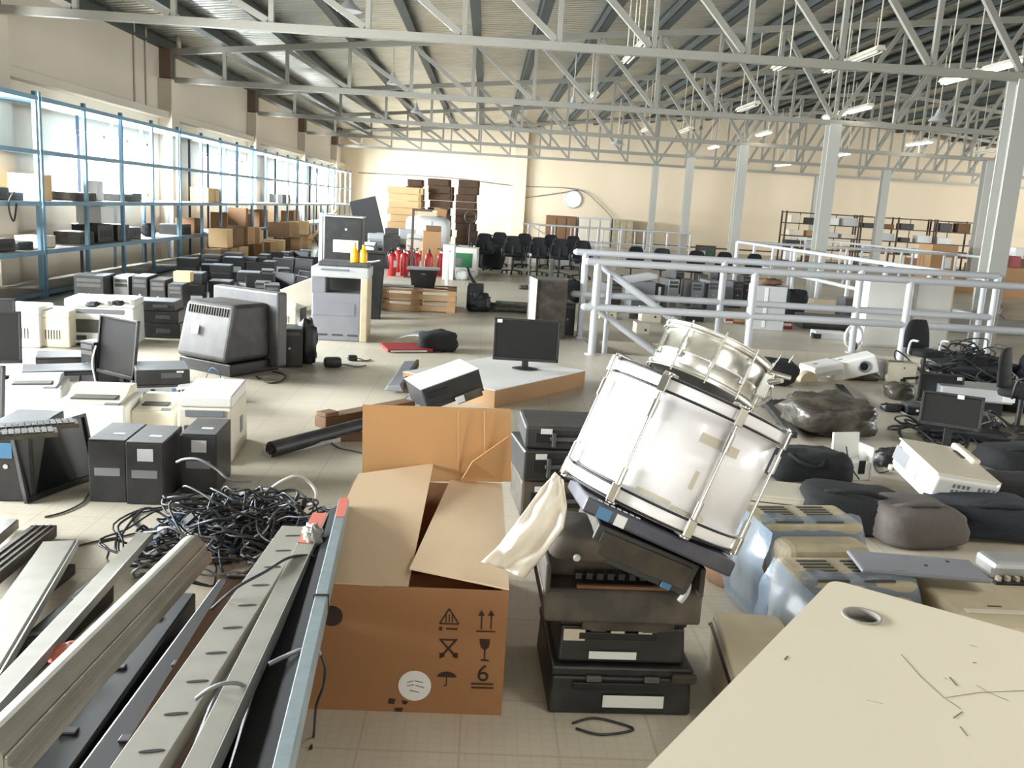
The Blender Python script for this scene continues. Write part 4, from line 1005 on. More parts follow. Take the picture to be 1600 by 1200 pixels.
# red folders and bag
p = G(632, 552); t = thing('folder', 'faded red folder lying on bare floor with a white sheet partly over it', 'folder', (p.x, p.y + .22, 0), .35)
bx('cover', 'redp', t, 0, 0, .02, .5, .36, .03, .005, T(0, 0, .01, .05)); bx('paper_edge', 'label', t, -.02, -.182, .018, .4, .01, .02, .001)
p = G(655, 538); t = thing('paper_sheet', 'curled white sheet of paper above the red folder', 'paper', (p.x, p.y + .1, .045), -.3)
B().grid(lambda u, v: ((u - .5) * .45, (v - .5) * .3, .06 * math.sin(PI * u) + .03 * v), 10, 4).build('sheet', 'label', t, 0, 2, .003)
p = G(682, 552); lump('black and red bag slumped beside the white sheet', 'bag', 'bag', (p.x, p.y + .2, 0), .1, (.42, .34, .22), 'fabric', 4, .2, .6).children[0].name = 'bag_body'
# long roll, plank, strip on the floor
def rod(name, label, cat, a, b, r, m, z=None, endm=None):
    p, q = G(*a, r), G(*b, r); t = thing(name, label, cat, mw=fr(p, q)); L = (q - p).length
    B().cyl((0, 0, 0), (0, L, 0), r, n=18).build('roll', m, t); B().cyl((0, -.02, 0), (0, 0, 0), r * .6, n=14).build('end_cap', endm or 'deep', t); return t
rod('screen_roll', 'long black roll lying across the floor to the open carton', 'roll', (424, 702), (640, 645), .05, 'black2')
p, q = G(415, 713, .0), G(600, 674, .0); t = thing('metal_strip', 'narrow white metal strip on the floor in front of the black roll', 'metal strip', mw=fr(p, q)); ext(B(), channel(.05, -.03, -.004), (q - p).length).build('strip_body', 'alu', t); bx('end_bracket', 'lgrey', t, 0, .01, .02, .07, .03, .04, .003)
p, q = G(500, 668, .0), G(640, 640, .0); t = thing('wood_plank', 'short brown plank lying behind the black roll', 'plank', mw=fr(p, q)); bx('board', 'woodd', t, 0, (q - p).length / 2, .04, .12, (q - p).length, .08, .006); bx('end_block', 'woodd', t, .02, .05, .1, .1, .12, .03, .004)
fcord('thin cord in front of the plank and roll', ((515, 690), (530, 700), (548, 704), (566, 708)), .005)
p = G(548, 690); t = thing('wood_plank', 'dark brown board end under the near side of the black roll', 'plank', (p.x, p.y + .05, 0), .3); bx('board', 'woodd', t, 0, 0, .02, .3, .1, .04, .004); bx('nail_plate', 'dgrey', t, -.1, 0, .042, .05, .04, .003, .001)
# dark devices behind the drum
zz = 0
for i, (px, w, h, d, rz, lb, m) in enumerate(((868, .40, .20, .42, .1, 'dusty black printer at the bottom of the pile behind the drum', 'dusty'), (866, .38, .17, .4, .16, 'black printer with a white label, middle of the pile behind the drum', 'black'), (872, .42, .12, .4, .05, 'flat black printer topping the pile behind the drum', 'black2'))):
    loc = front(px, 800, 0, rz, d); loc = (loc[0], loc[1] - .1, zz)
    t = thing('black_printer', lb, 'printer', loc, rz); zz += h + .002
    bx('body', m, t, 0, 0, h / 2, w, d, h, .015); bx('front_recess', 'deep', t, -.01, -d / 2 - .002, h * .5, w * .7, .01, h * .4, .004); bx('paper_guide', 'dgrey', t, -.06, -d / 2 - .01, h * .45, .02, .03, h * .6, .003); bx('paper_guide', 'dgrey', t, .02, -d / 2 - .012, h * .5, .2, .02, .02, .003); bx('label', 'label', t, -.1, -d / 2 - .004, h * .8, .06, .003, .03, .0005)
fcord('cord on the floor between the open carton and the drum stack', ((895, 1130), (925, 1122), (960, 1128), (990, 1140), (940, 1148), (900, 1138)), .004)
p, q = G(1195, 632, .02), G(1238, 686, .02); t = thing('black_bar', 'black tripod bar lying on the floor beyond the drum rim', 'bar', mw=fr(p, q)); bx('bar_body', 'black', t, 0, (q - p).length / 2, .03, .07, (q - p).length, .05, .008); bx('clamp', 'dgrey', t, 0, .05, .05, .09, .06, .06, .006)
# ------------------------------------------------------------------ side by the desk: tube monitors, typewriter, bags
def crt(label, loc, rz, w=.46, h=.44, d=.46, m='beige2', wrap=True, rx=0, wlab=''):
    t = thing('tube_monitor', label, 'monitor', loc, rz, None, rx)
    b = B(); b.fru((-w / 2, w / 2, -d * .1, d * .5, .02), (-w / 2, w / 2, -d * .1, d * .5, h)); b.build('front_housing', m, t, .03, 3)
    b = B(); b.fru((-w * .42, w * .42, -d * .1, -d * .5, .06), (-w * .40, w * .40, -d * .1, -d * .46, h * .9)); b.build('back_housing', m, t, .04, 3)
    bx('screen', 'screen', t, 0, d * .5, h * .52, w * .82, .01, h * .74, .006)
    for sx in (-.22, .16):
        v = B()
        for k in range(7): v.box(w * sx, d * (-.06 + .07 * k), h + .001, w * .26, .012, .006)
        v.build('vent_slats', 'vent', t)
    if wrap:
        B().grid(lambda u, v: (-w / 2 - .012 - .05 * math.sin(PI * u) * (.4 + noise.noise((u * 3, v * 3, w))) , d * (-.5 + 1.0 * v) * (1 - .2 * u), .01 + h * 1.0 * u), 12, 12).build('plastic_wrap', 'wrap', t)
        B().grid(lambda u, v: (w * (-.48 + .96 * u), d * (.02 - .5 * v), h * (.97 - .9 * v ** 1.4) + .03 + .03 * noise.noise((u * 4, v * 4, 3))), 12, 12).build('plastic_wrap', 'wrap', t)
    return t
p = G(1262, 905, .0)
crt('dusty cream tube monitor half wrapped in bluish plastic, nearest to the drum', (1.39, 3.47, 0), .12, .46, .41, .43)
crt('dusty tube monitor wrapped in bluish plastic, directly behind the cream desk', (1.40, 3.0, 0), .1, .46, .36, .43)
def slab(name, label, cat, px, py, z, rz, w, d, h, m, extra=None, bev=.008):
    p = G(px, py, z); t = thing(name, label, cat, (p.x, p.y, z), rz)
    bx('body', m, t, 0, 0, h / 2, w, d, h, bev); return t
t = slab('plate', 'grey plastic plate lying over the dusty monitor and the typewriter', 'plate', 1432, 888, .37, -.1, .46, .2, .016, 'grey')
bx('screw_hole', 'deep', t, .02, -.03, .026, .012, .012, .003, .001); bx('screw_hole', 'deep', t, .12, .03, .026, .012, .012, .003, .001)
t = thing('dot_printer', 'cream line printer with a grey clear cover and a brown knob, beyond the desk', 'printer', (2.06, 2.98, 0), .02)
b = B(); b.fru((-.40, .46, -.3, .3, 0), (-.39, .46, -.27, .3, .33)); b.build('body', 'beige', t, .02, 3)
bx('platen_cover', 'steel', t, .16, .2, .365, .5, .14, .07, .02); bx('platen_slot', 'deep', t, .16, .105, .334, .52, .03, .01, .003)
tt = B()
for k in range(14): tt.box(-.08 + .036 * k, .115, .345, .014, .02, .02)
tt.build('comb_teeth', 'offwhite', t)
B().cyl((-.02, -.06, .325), (.02, -.05, .39), .045, .04, 18).build('knob', 'woodd', t); bx('paper_edge', 'offwhite', t, -.1, -.15, .333, .5, .03, .006, .002); bx('scuff', 'vent', t, -.22, -.1, .331, .05, .006, .002, .0005)
t = slab('storage_box', 'low cream box with a dark rim between the drum stack and the desk', 'box', 1215, 1075, .0, -.1, .24, .5, .2, 'beige')
t.location = (.98, 2.72, 0)
bx('rim', 'deep', t, 0, 0, .165, .25, .51, .02, .004); bx('lid', 'beige', t, 0, 0, .212, .24, .5, .02, .008)
fcord('dark cord crossing the floor behind the low cream box', ((1108, 975), (1140, 968), (1170, 972), (1190, 966), (1210, 972)), .006)
t = slab('flat_box', 'flat cream box lying between the drum and the black bags', 'box', 1228, 800, .0, -.2, .55, .3, .12, 'offwhite')
bx('lid', 'offwhite', t, 0, .0, .125, .56, .31, .014, .004); bx('seam', 'vent', t, 0, -.152, .09, .5, .004, .006, .001)
lump('brown folded cardboard wedge on the floor under the drum rim', 'cardboard_wedge', 'cardboard', G(1150, 905), .4, (.3, .3, .12), 'woodd', 2, .1, .9)
lump('black soft bag lying beside the white docking stand, beyond the drum', 'bag', 'bag', front(1272, 768, 0, 0, .4), -.25, (.56, .36, .22), 'fabric', 1, .16, .5, 1.8, ((-.2, -.3, .9), (-.1, -.5, .8), (.1, -.55, .7), (.2, -.3, .9)))
lump('long black bag spread flat in front of the white docking stand', 'bag', 'bag', front(1325, 800, 0, 0, .3), -.1, (.75, .3, .1), 'fabric', 6, .2, .4, 1.8, ((.2, -.4, .8), (.35, -.5, .6), (.48, -.3, .3)))
t = lump('boxy black laptop bag between the flat cream box and a grey bag', 'bag', 'bag', front(1350, 842, 0, 0, .42), -.25, (.52, .42, .2), 'fabric', 9, .08, .9, 1.5, ((-.3, -.2, .98), (-.1, -.3, 1.12), (.1, -.3, 1.12), (.3, -.2, .98)))
bx('zip_pull', 'chrome', t, -.02, -.05, .2, .012, .02, .004, .001)
lump('grey-brown padded bag next to the boxy black laptop bag', 'bag', 'bag', front(1445, 862, 0, 0, .4), .15, (.46, .44, .2), 'fabricg', 12, .12, .8, 1.5, ((-.4, 0, .8), (-.2, -.2, 1.05), (.2, -.2, 1.05), (.4, 0, .8)))
lump('large dark navy bag at the picture border beside the grey padded bag', 'bag', 'bag', front(1580, 852, 0, 0, .5), .1, (.62, .5, .17), 'fabricn', 15, .2, .7, 1.6, ((-.4, -.1, .85), (-.1, -.3, 1.08), (.2, -.3, 1.0), (.4, 0, .85)))
lump('dark navy bag under the front corner of the big white projector', 'bag', 'bag', front(1500, 830, 0, 0, .3), -.1, (.5, .26, .08), 'fabricn', 17, .18, .6, 1.8)
lump('black bag behind the big white projector at the picture border', 'bag', 'bag', front(1620, 745, 0, 0, .4), .0, (.6, .45, .16), 'fabric', 21, .2, .6, 1.7, ((-.3, -.2, .9), (0, -.3, 1.1), (.3, -.2, .8)))
lump('slumped black bag between the navy bag and the bag behind the projector', 'bag', 'bag', front(1600, 800, 0, 0, .4), .1, (.6, .42, .16), 'fabric', 27, .2, .6, 1.7)
lump('lumpy dark bag at the picture border, beyond the tipped monitor', 'bag', 'bag', front(1612, 650, 0, 0, .4), -.1, (.5, .36, .26), 'fabric', 29, .25, .6)
lump('flat dark jacket-like bundle lying before the silver recorder box', 'bundle', 'bundle', front(1530, 668, 0, 0, .25), .2, (.4, .24, .1), 'binbag', 37, .3, .4)
# big white projector
pj = thing('projector', 'large white projector standing at an angle on the black bags', 'projector', (2.77, 5.05, .115), .1, rx=.2, ry=.14)
w, d, h = .44, .50, .17
b = B(); b.prism([(-w / 2, -d / 2), (w / 2 - .06, -d / 2), (w / 2, -d / 2 + .05), (w / 2, d / 2), (-w / 2 + .04, d / 2), (-w / 2, d / 2 - .1)], 0, h); b.build('body', 'white', pj, .018, 3)
bx('top_cover', 'offwhite', pj, 0, .01, h + .003, w * .93, d * .9, .01, .004)
bx('carry_handle', 'offwhite', pj, .17, .12, h + .02, .06, .24, .04, .015); bx('handle_gap', 'vent', pj, .14, .12, h + .009, .05, .1, .01, .004)
for sx in (-.06, .1):
    for r in range(3):
        v = B()
        for k in range(4): v.box(sx - .045 + .03 * k, -d / 2 - .0005, .06 + .035 * r, .016, .006, .022, T(0, 0, 0))
        v.build('vent_slats', 'labelg', pj)
lb = bx('lens_bay', 'lgrey', pj, -w / 2 - .001, .03, .1, .008, .2, .1, .004); bx('connector_panel', 'labelg', pj, -w / 2 - .003, .12, .1, .006, .16, .09, .003)
for sx, sy in ((-.2, -.2), (.2, -.2), (-.2, .2)): B().cyl((sx, sy, -.025), (sx, sy, .002), .02, n=12).build('foot', 'offwhite', pj)
# docking stand
dk = thing('docking_stand', 'small white docking stand with a slanted side panel among black bags', 'docking stand', front(1338, 752, .0, .2, .16), .25)
bx('base', 'white', dk, .02, 0, .06, .16, .14, .12, .008); bx('back_plate', 'white', dk, 0, .06, .17, .2, .018, .24, .005, T(0, 0, 0, -.1)); bx('side_plate', 'white', dk, .1, 0, .11, .014, .16, .22, .005); bx('dark_slot', 'deep', dk, .03, -.072, .09, .05, .006, .09, .003)
B().tube([(-.03, .03, .2), (-.07, -.05, .16), (-.05, -.09, .08), (.0, -.1, .02)], .005, 6, res=4).build('lead', 'cable', dk)
lump('black adapter bundle between the docking stand and the big projector', 'adapter_bundle', 'adapter', front(1396, 732, 0, 0, .14), .2, (.22, .14, .12), 'black', 5, .25, .5)
fcord('black cord from the docking stand to the adapter bundle', ((1352, 708), (1362, 720), (1372, 738), (1388, 736)), .005)
cord('pale cord dangling under the side of the big projector', [G(x, y, z) for x, y, z in ((1402, 728, .14), (1412, 738, .1), (1424, 752, .05), (1430, 762, .02))], .005, 'cablew')
# bin bag, strap
lump('crumpled black bin bag on open floor, beyond the drum', 'bin_bag', 'bag', front(1312, 690, 0, 0, .6), .05, (.66, .62, .3), 'binbag', 31, .26, .5, 2.2)
p, q = G(1311, 602, .01), G(1336, 632, .03); t = thing('strap', 'flat black strap leading to the crumpled bin bag', 'strap', mw=fr(p, q)); bx('webbing', 'fabric', t, 0, (q - p).length / 2, .006, .08, (q - p).length, .012, .003); bx('buckle', 'dgrey', t, 0, (q - p).length, .015, .1, .06, .02, .004)
lump('low twisted dark cord bundle between the drum and the bin bag', 'cord_bundle', 'cord', front(1232, 645, 0, 0, .16), -.1, (.4, .16, .09), 'cable', 23, .4, .3, 2.4)
# drum hardware, projectors at the railing
t = lump('dark rounded case with bright metal clamps behind the snare drum', 'hardware_case', 'case', front(1218, 606, 0, 0, .4), .1, (.42, .4, .26), 'fabric', 41, .12, .5)
for k, (x, y, z, a) in enumerate(((-.12, -.16, .2, .4), (-.05, -.1, .26, -.5), (.05, -.14, .22, .9), (-.16, -.18, .1, .1), (.1, -.05, .25, .2))): B().cyl((x, y, z - .05), (x + .06 * math.cos(a), y, z + .06), .012, n=8).build('metal_clamp', 'chrome', t)
def projector(label, loc, rz, rx=0, ry=0, lens=True, w=.34, d=.28, h=.12, band=True):
    t = thing('projector', label, 'projector', loc, rz, None, rx, ry)
    bx('body', 'white', t, 0, 0, h / 2, w, d, h, .02)
    if band: bx('grey_band', 'lgrey', t, 0, -d / 2 - .001, h * .3, w * .9, .006, h * .3, .003)
    if lens:
        l = B().lathe([(.062, 0), (.062, .02), (.05, .024), (.046, .012), (.001, .012)], 24, T(w * .2, -d / 2, h * .5, PI / 2)).build('lens_ring', 'labelg', t)
        B().lathe([(.001, .014), (.04, .013)], 20, T(w * .2, -d / 2, h * .5, PI / 2), cap=False).build('lens', 'screen', l)
    bx('top_button', 'labelg', t, -w * .2, .0, h + .001, .05, .03, .004, .001)
    return t
projector('white projector lying flat, the lensless one of a pair near the railing', front(1297, 588, .05, .25, .3), .25, 0, -.18, False, .36, .3, .12)
projector('white projector with a round dark lens, tipped against its lensless neighbour', front(1338, 590, .04, -.15, .3), -.12, 0, -.32, True, .48, .3, .2, False)
t = lump('dark cloth bundle under the tipped projector with the lens', 'cloth_bundle', 'cloth', front(1352, 596, 0, 0, .2), 0, (.35, .2, .1), 'binbag', 51, .3, .5)
p = G(1358, 556); hp_ = thing('headband', 'white plastic hoop standing up behind the tipped projector', 'hoop', (p.x, p.y + .55, .0), .3)
B().torus(.15, .022, T(0, 0, .17, PI / 2), 28, 8, .9, 1).build('hoop', 'white', hp_); B().lathe([(.05, 0), (.06, .02), (.06, .03), (.02, .05)], 16, T(-.02, -.03, .05, 1.2)).build('ear_pad', 'deep', hp_)
t = slab('small_box', 'half-round cream block on the floor before the lensless projector', 'block', 1266, 598, 0, .1, .01, .01, .01, 'beige'); B().prism([(.1 * math.cos(PI * k / 10), .11 * math.sin(PI * k / 10)) for k in range(11)], -.05, .05, T(0, .07, 0, PI / 2)).build('rounded_block', 'beige', t, .006)
t = thing('junction_box', 'white box-shaped floor unit at the foot of the railing', 'box', front(1408, 598, 0, 0, .2), 0)
bx('body', 'offwhite', t, 0, 0, .1, .32, .2, .2, .012); bx('lid', 'offwhite', t, 0, 0, .205, .33, .21, .018, .006); bx('lock', 'deep', t, .01, -.103, .16, .012, .006, .02, .002); bx('dark_slot', 'deep', t, -.05, -.02, .215, .16, .04, .004, .002)
t = slab('small_box', 'narrow white box standing beside the white floor unit', 'box', 1376, 592, 0, .15, .12, .16, .2, 'lgrey'); bx('lid', 'white', t, 0, 0, .205, .125, .165, .014, .004)
# dark heap by the near column
chair('black chair with a light arched trim, behind a tagged monitor near the railing', front(1452, 606, 0, 0, .4), .25, 'fabric', True, .72, trim='lgrey')
hp2 = G(1530, 600); ch2 = thing('cable_heap', 'high dark heap of cables and wire under the railing by the near column', 'cables', (hp2.x - .02, hp2.y + .22, 0)); ch2['kind'] = 'stuff'
R = random.Random(77)
def heap(parent, n, sx, sy, hz, r0, m, nm, rr=(.06, .22)):
    b = B()
    for i in range(n):
        cx, cy = R.gauss(0, sx), R.gauss(0, sy); d = min(1, math.hypot(cx / (2.4 * sx), cy / (2.4 * sy))); zc = R.uniform(.02, max(.05, hz * (1 - d * .7))); Rr = R.uniform(*rr); an = R.uniform(0, 6); tx, ty = R.uniform(-.7, .7), R.uniform(-.7, .7)
        pts = []
        for k in range(R.randint(7, 14)):
            a = an + k * .6; x = Rr * math.cos(a) * (1 + R.gauss(0, .15)); y = Rr * math.sin(a) * (1 + R.gauss(0, .15)); pts.append((cx + x, cy + y, max(.008, zc + tx * x + ty * y)))
        b.tube(pts, r0 * R.uniform(.8, 1.5), 5, res=3)
    b.build(nm, m, parent)
heap(ch2, 70, .25, .16, .45, .008, 'cable', 'black_loops'); heap(ch2, 6, .3, .16, .42, .006, 'cableg', 'grey_loops')
B().blob(.95, .5, .28, 3, .3, 2, .4).build('packed_core', 'cable', ch2)
t = thing('recorder_box', 'wide silver-grey metal recorder box, paler along its front face', 'recorder', front(1526, 628, .12, -.18, .42), -.22)
bx('case', 'steel', t, 0, 0, .06, .62, .42, .12, .006); bx('front_face', 'lgrey', t, 0, -.212, .065, .6, .01, .1, .003); bx('end_plate', 'label', t, .27, -.22, .065, .1, .006, .09, .002); bx('rubber_base', 'deep', t, 0, .02, -.06, .5, .36, .118, .006)  # front face in a paler grey than the case
monitor('black monitor with a white tag, upright in front of the silver recorder box', front(1470, 640, 0, .25, .1), -.12, .40, .27, .05, .06, tagpos=(.38, .36))
monitor('black monitor tipped back on a stubby neck, behind the big white projector', front(1482, 706, 0, 0, .1), -.5, .42, .26, .35, .17, tagpos=(.12, .42))
lump('dark speaker-like lump at the near end of the tagged monitor', 'speaker', 'speaker', front(1410, 628, 0, 0, .2), .1, (.26, .22, .17), 'binbag', 61, .2, .6)
t = slab('disc_drive', 'slim black drive box with a white dot, on a curved grey cable', 'drive', 1442, 645, .012, -.2, .34, .22, .07, 'black'); bx('front_face', 'deep', t, 0, -.112, .035, .32, .006, .05, .002); B().lathe([(.012, 0), (.012, .003)], 14, T(-.08, -.114, .035, PI / 2)).build('white_dot', 'label', t); bx('top_cover', 'dgrey', t, 0, 0, .072, .33, .21, .006, .002)
fcord('thick grey cable curving round the slim drive box', ((1388, 632), (1402, 640), (1420, 650), (1440, 662), (1465, 664), (1480, 658)), .01, 'cableg')
lump('small dark plug cluster with a bright tip on the floor by the slim drive box', 'plug_cluster', 'plug', front(1397, 645, 0, 0, .1), .1, (.2, .1, .07), 'black', 63, .3, .5)
chair('black chair turned over at the picture border, beside the silver recorder box', front(1612, 690, 0, 0, .45), .8, 'fabric', True, .75)
lump('dark coat-like heap filling the picture border above the turned-over chair', 'cloth_heap', 'cloth', front(1672, 616, 0, 0, .5), 0, (.7, .55, .42), 'fabricn', 66, .25, .6)
hp3 = G(1545, 695); ch3 = thing('cable_heap', 'low spread heap of black cables beyond the tipped monitor', 'cables', (hp3.x, hp3.y + .15, 0), -.25); ch3['kind'] = 'stuff'
heap(ch3, 45, .3, .12, .12, .008, 'cable', 'black_loops', (.05, .16)); B().blob(.9, .34, .1, 6, .3, 2, .4).build('packed_core', 'cable', ch3)
fcord('black cord trailing from the low cable heap to the picture border', ((1560, 690), (1580, 700), (1600, 706), (1625, 716)), .008)
lump('small dark cushion-like bundle at the picture border, past the low cable heap', 'bundle', 'bundle', front(1597, 700, 0, 0, .2), 0, (.25, .2, .13), 'binbag', 68, .2, .6)
# ------------------------------------------------------------------ railings
def pipe(b, p, q, r=.034): b.cyl(p, q, r, n=14)
def railing(label, p, q, h, hm, nposts, r=.036, nose=0.0, skip=0, group=None, posts=None):
    p = Vector(p); q = Vector(q); t = thing('pipe_railing', label, 'railing', mw=fr(p, q)); L = (q - p).length
    b = B(); pipe(b, (0, -nose, h), (0, L, h), r); b.build('top_rail', 'rail', t)
    b = B(); pipe(b, (0, -nose, hm), (0, L, hm), r); b.build('middle_rail', 'rail', t)
    for k in range(nposts):
        y = L * k / (nposts - 1)
        b = B(); pipe(b, (0, y, 0), (0, y, h), r); po = b.build('post', 'rail', t)
        B().lathe([(r * 1.9, 0), (r * 1.9, .012), (r, .014)], 14, T(0, y, 0)).build('foot_flange', 'rail', po)
    for hh in (h, hm):
        if nose: B().lathe([(.001, -r), (r * .8, -r * .5), (r, 0), (r * .8, r * .5), (.001, r)], 14, T(0, -nose, hh)).build('rounded_end', 'rail', t)
    return t
railing('near white pipe railing along the stair opening', (1.27, 10.08, 0), (10.2, 10.08, 0), 1.05, .54, 6, .042, .12)
railing('white pipe railing on the far side of the stair opening', (1.27, 11.4, 0), (6.6, 11.4, 0), 1.09, .56, 4, .042, .12)
for y, lb in ((10.24, 'white stair handrail sloping down just inside the near railing'), (11.22, 'white stair handrail sloping down just inside the far stair railing')):
    t = thing('stair_handrail', lb, 'handrail', (1.34, y, 0))
    b = B(); pipe(b, (0, 0, 1.0), (4.2, 0, -1.7)); b.build('sloping_rail', 'rail', t); b = B(); pipe(b, (0, 0, .48), (4.0, 0, -2.1)); b.build('sloping_rail', 'rail', t)
    for x in (.1, 1.6, 3.0):
        z1 = 1.0 - x * 2.7 / 4.2; b = B(); pipe(b, (x, 0, -.18 * (x / .28) - .12), (x, 0, z1), .03); b.build('post', 'rail', t)
railing('white pipe railing running away along the hall beyond the stair opening', (6.55, 11.6, 0), (6.55, 23.4, 0), 1.05, .54, 9, .036)
t = railing('far white railing in front of the end wall cupboards', (1.45, 31.4, 0), (7.1, 31.4, 0), 1.05, .56, 8, .03, .2)
bpt = B(); pipe(bpt, (0, .1, 1.0), (0, 1.7, .1), .025); bpt.build('brace', 'rail', t)
railing('second far railing just behind the end wall railing', (1.9, 33.0, 0), (6.6, 33.0, 0), 1.0, .5, 9, .022)
railing('long railing on the far side of the hall before the brown racks', (12.5, 22.5, 0), (12.5, 37, 0), 1.05, .54, 9, .036)
railing('short white railing crossing the hall behind the second column', (6.55, 23.5, 0), (12.4, 23.5, 0), 1.05, .54, 5, .036)
t = railing('white pipe railing at the picture border beside the near column', (7.9, 12.0, 0), (11.5, 12.0, 0), 1.0, .5, 3, .036)
struct(bx('trim_80', 'conc', None, 9.6, 14.6, .12, 4.0, .2, .24, .01))
# white cabinets by the near column
for i, (x0, x1, y, dd, lb) in enumerate(((1352, 1418, 12.1, .5, 'white cabinet with a slanting crease, first of two behind the stair railing'), (1424, 1482, 12.25, .5, 'plain white cabinet next to the near column, second of two behind the railing'))):
    a, c = DY(x0, 500, y), DY(x1, 500, y); wdt = c.x - a.x
    t = thing('white_cabinet', lb, 'cabinet', ((a.x + c.x) / 2, y + dd / 2, 0), -.05 + .1 * i)
    bx('carcass', 'white', t, 0, .01, .46, wdt, dd, .92, .01); bx('door', 'white', t, 0, -dd / 2 - .004, .46, wdt * .96, .02, .86, .004); bx('top_panel', 'offwhite', t, 0, 0, .925, wdt * 1.02, dd * 1.02, .02, .004); bx('edge_strip', 'beige', t, wdt * .49, -dd / 2 - .016, .46, .02, .006, .86, .002)
# ------------------------------------------------------------------ blue racks along the window wall
XF, XBk = -6.0, -6.72
LEV = [.10, .65, 1.30, 1.97, 2.66]
def rack(i, y0, nb, label, bay=1.36, top=2.72):
    t = thing('shelf_rack', label, 'shelving rack', (XF, y0, 0))
    for k in range(nb + 1):
        for x, mm in ((0, 'blue'), (XBk - XF, 'blue_shaded')):
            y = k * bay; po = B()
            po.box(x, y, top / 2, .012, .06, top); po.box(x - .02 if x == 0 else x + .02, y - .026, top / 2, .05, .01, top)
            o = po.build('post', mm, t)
    for z in LEV:
        for k in range(nb):
            y = (k + .5) * bay
            bd = B(); bd.box((XBk - XF) / 2, y, z - .012, XF - XBk + .04, bay - .03, .024); bd.build('shelf_board', 'blue' if z > 2.5 else 'dust_metal', t)
        b = B(); b.box(.014, nb * bay / 2, z - .03, .03, nb * bay, .06); b.build('shelf_beam', 'blue', t)
    return t
RN = ['nearest blue steel rack against the window wall, only its end in view', 'second blue steel rack, standing before the first bright window', 'third blue steel rack along the window wall', 'fourth blue steel rack along the window wall', 'fifth blue steel rack, near the fourth window', 'last blue steel rack, close to the end wall']
y = 9.72; ry = []
for i, nb in enumerate((2, 4, 4, 4, 4, 4)):
    rack(i, y, nb, RN[i]); ry.append(y); y += nb * 1.36 + .1
def rl(px, lv, X=-6.35):                    # place on a rack shelf, seen at image column px
    Y = DX(px, 340, XF).y * 1.0
    return (X, Y, LEV[lv] + .001)
# things on the racks
RI = [
 (18, 2, 'b', .5, .16, .4, 'black', 'black printer on the nearest blue rack, upper shelf'), (45, 2, 'b', .35, .1, .4, 'black2', 'flat black device beside the printer on the nearest blue rack'),
 (88, 2, 'c', .42, .34, .4, 'carton2', 'tan carton with a white top on the nearest blue rack'), (20, 1, 'b', .62, .16, .4, 'black', 'black bundle on the lower shelf of the nearest blue rack'), (92, 1, 'w', .44, .15, .36, 'offwhite', 'cream flat box on the lower shelf of the nearest blue rack'),
 (58, 1, 'b', .4, .1, .36, 'black2', 'dark flat device between black bundle and cream box on the nearest rack'),
 (150, 2, 'b', .7, .12, .42, 'dusty', 'long dusty black device on the second blue rack, under the window'), (182, 2, 'w', .22, .3, .2, 'lgrey', 'small grey printer silhouetted against the first bright window'), (212, 2, 'b', .6, .12, .4, 'black', 'black flat device beyond the silhouetted grey printer'), (230, 2, 'b', .4, .14, .36, 'black2', 'black device at the far end of the shelf below the first window'),
 (150, 1, 'b', .5, .18, .4, 'dusty', 'dusty printer on the middle shelf of the second blue rack'), (178, 1, 'b', .6, .28, .42, 'black', 'tall black printer carrying a white box on the second blue rack'), (205, 1, 'b', .5, .26, .42, 'black', 'black printer next to the tall one on the second blue rack'), (226, 1, 'b', .4, .2, .4, 'black2', 'black printer at the end of the middle shelf, second blue rack'),
 (190, 1.5, 'w', .9, .26, .4, 'label', 'long white box on top of the tall black printer'), (300, 1, 'b', .7, .2, .42, 'black', 'black device on the third blue rack'), (320, 1, 'c', .5, .3, .4, 'carton3', 'brown carton on the third blue rack'),
 (345, 2, 'c', .9, .3, .4, 'carton2', 'pale carton on the upper shelf of the third blue rack'), (372, 1, 'c', .8, .4, .4, 'carton4', 'tan carton on the middle shelf of the fourth rack'), (395, 1, 'c', .9, .36, .4, 'carton3', 'brown carton beside the tan one on the fourth rack'),
 (455, 2, 'b', 1.1, .25, .4, 'black2', 'dark box on the upper shelf of the fifth rack'), (470, 1, 'c', .9, .4, .4, 'carton4', 'tan carton on the middle shelf of the fifth rack'), (420, 1, 'c', .9, .45, .4, 'carton3', 'dark brown carton between tan cartons on the fourth rack'),
]
for px, lv, k, w, h, d, m, lb in RI:
    z = LEV[int(lv)] + (.30 if lv % 1 else .001); Y = DX(px, 340, XF).y
    t = thing({'b': 'device', 'c': 'cardboard_box', 'w': 'white_box'}[k], lb, {'b': 'device', 'c': 'box', 'w': 'box'}[k], (-6.34, Y, z), PI / 2)
    bx('body', m, t, 0, 0, h / 2, w, d, h, .01)
    if k == 'b': bx('front_recess', 'deep', t, 0, -d / 2 - .002, h * .5, w * .7, .006, h * .4, .003); bx('top_cover', 'dgrey', t, 0, 0, h + .002, w * .9, d * .9, .006, .002)
    else: bx('lid', 'label' if 'white top' in lb else m, t, 0, 0, h + .004, w * 1.01, d * 1.01, .012, .003)
cord('black cords hanging from the printer on the nearest blue rack', [DX(22, 300, -5.95), DX(14, 315, -5.95), DX(16, 335, -5.95), DX(22, 345, -5.95), DX(26, 318, -5.95)], .012)
lump('black bag with a star shape hanging at the end of the second rack', 'bag', 'bag', (-6.3, DX(226, 350, -6).y + 1.0, LEV[1]), 1.5, (.3, .2, .25), 'fabric', 71, .2, .5)
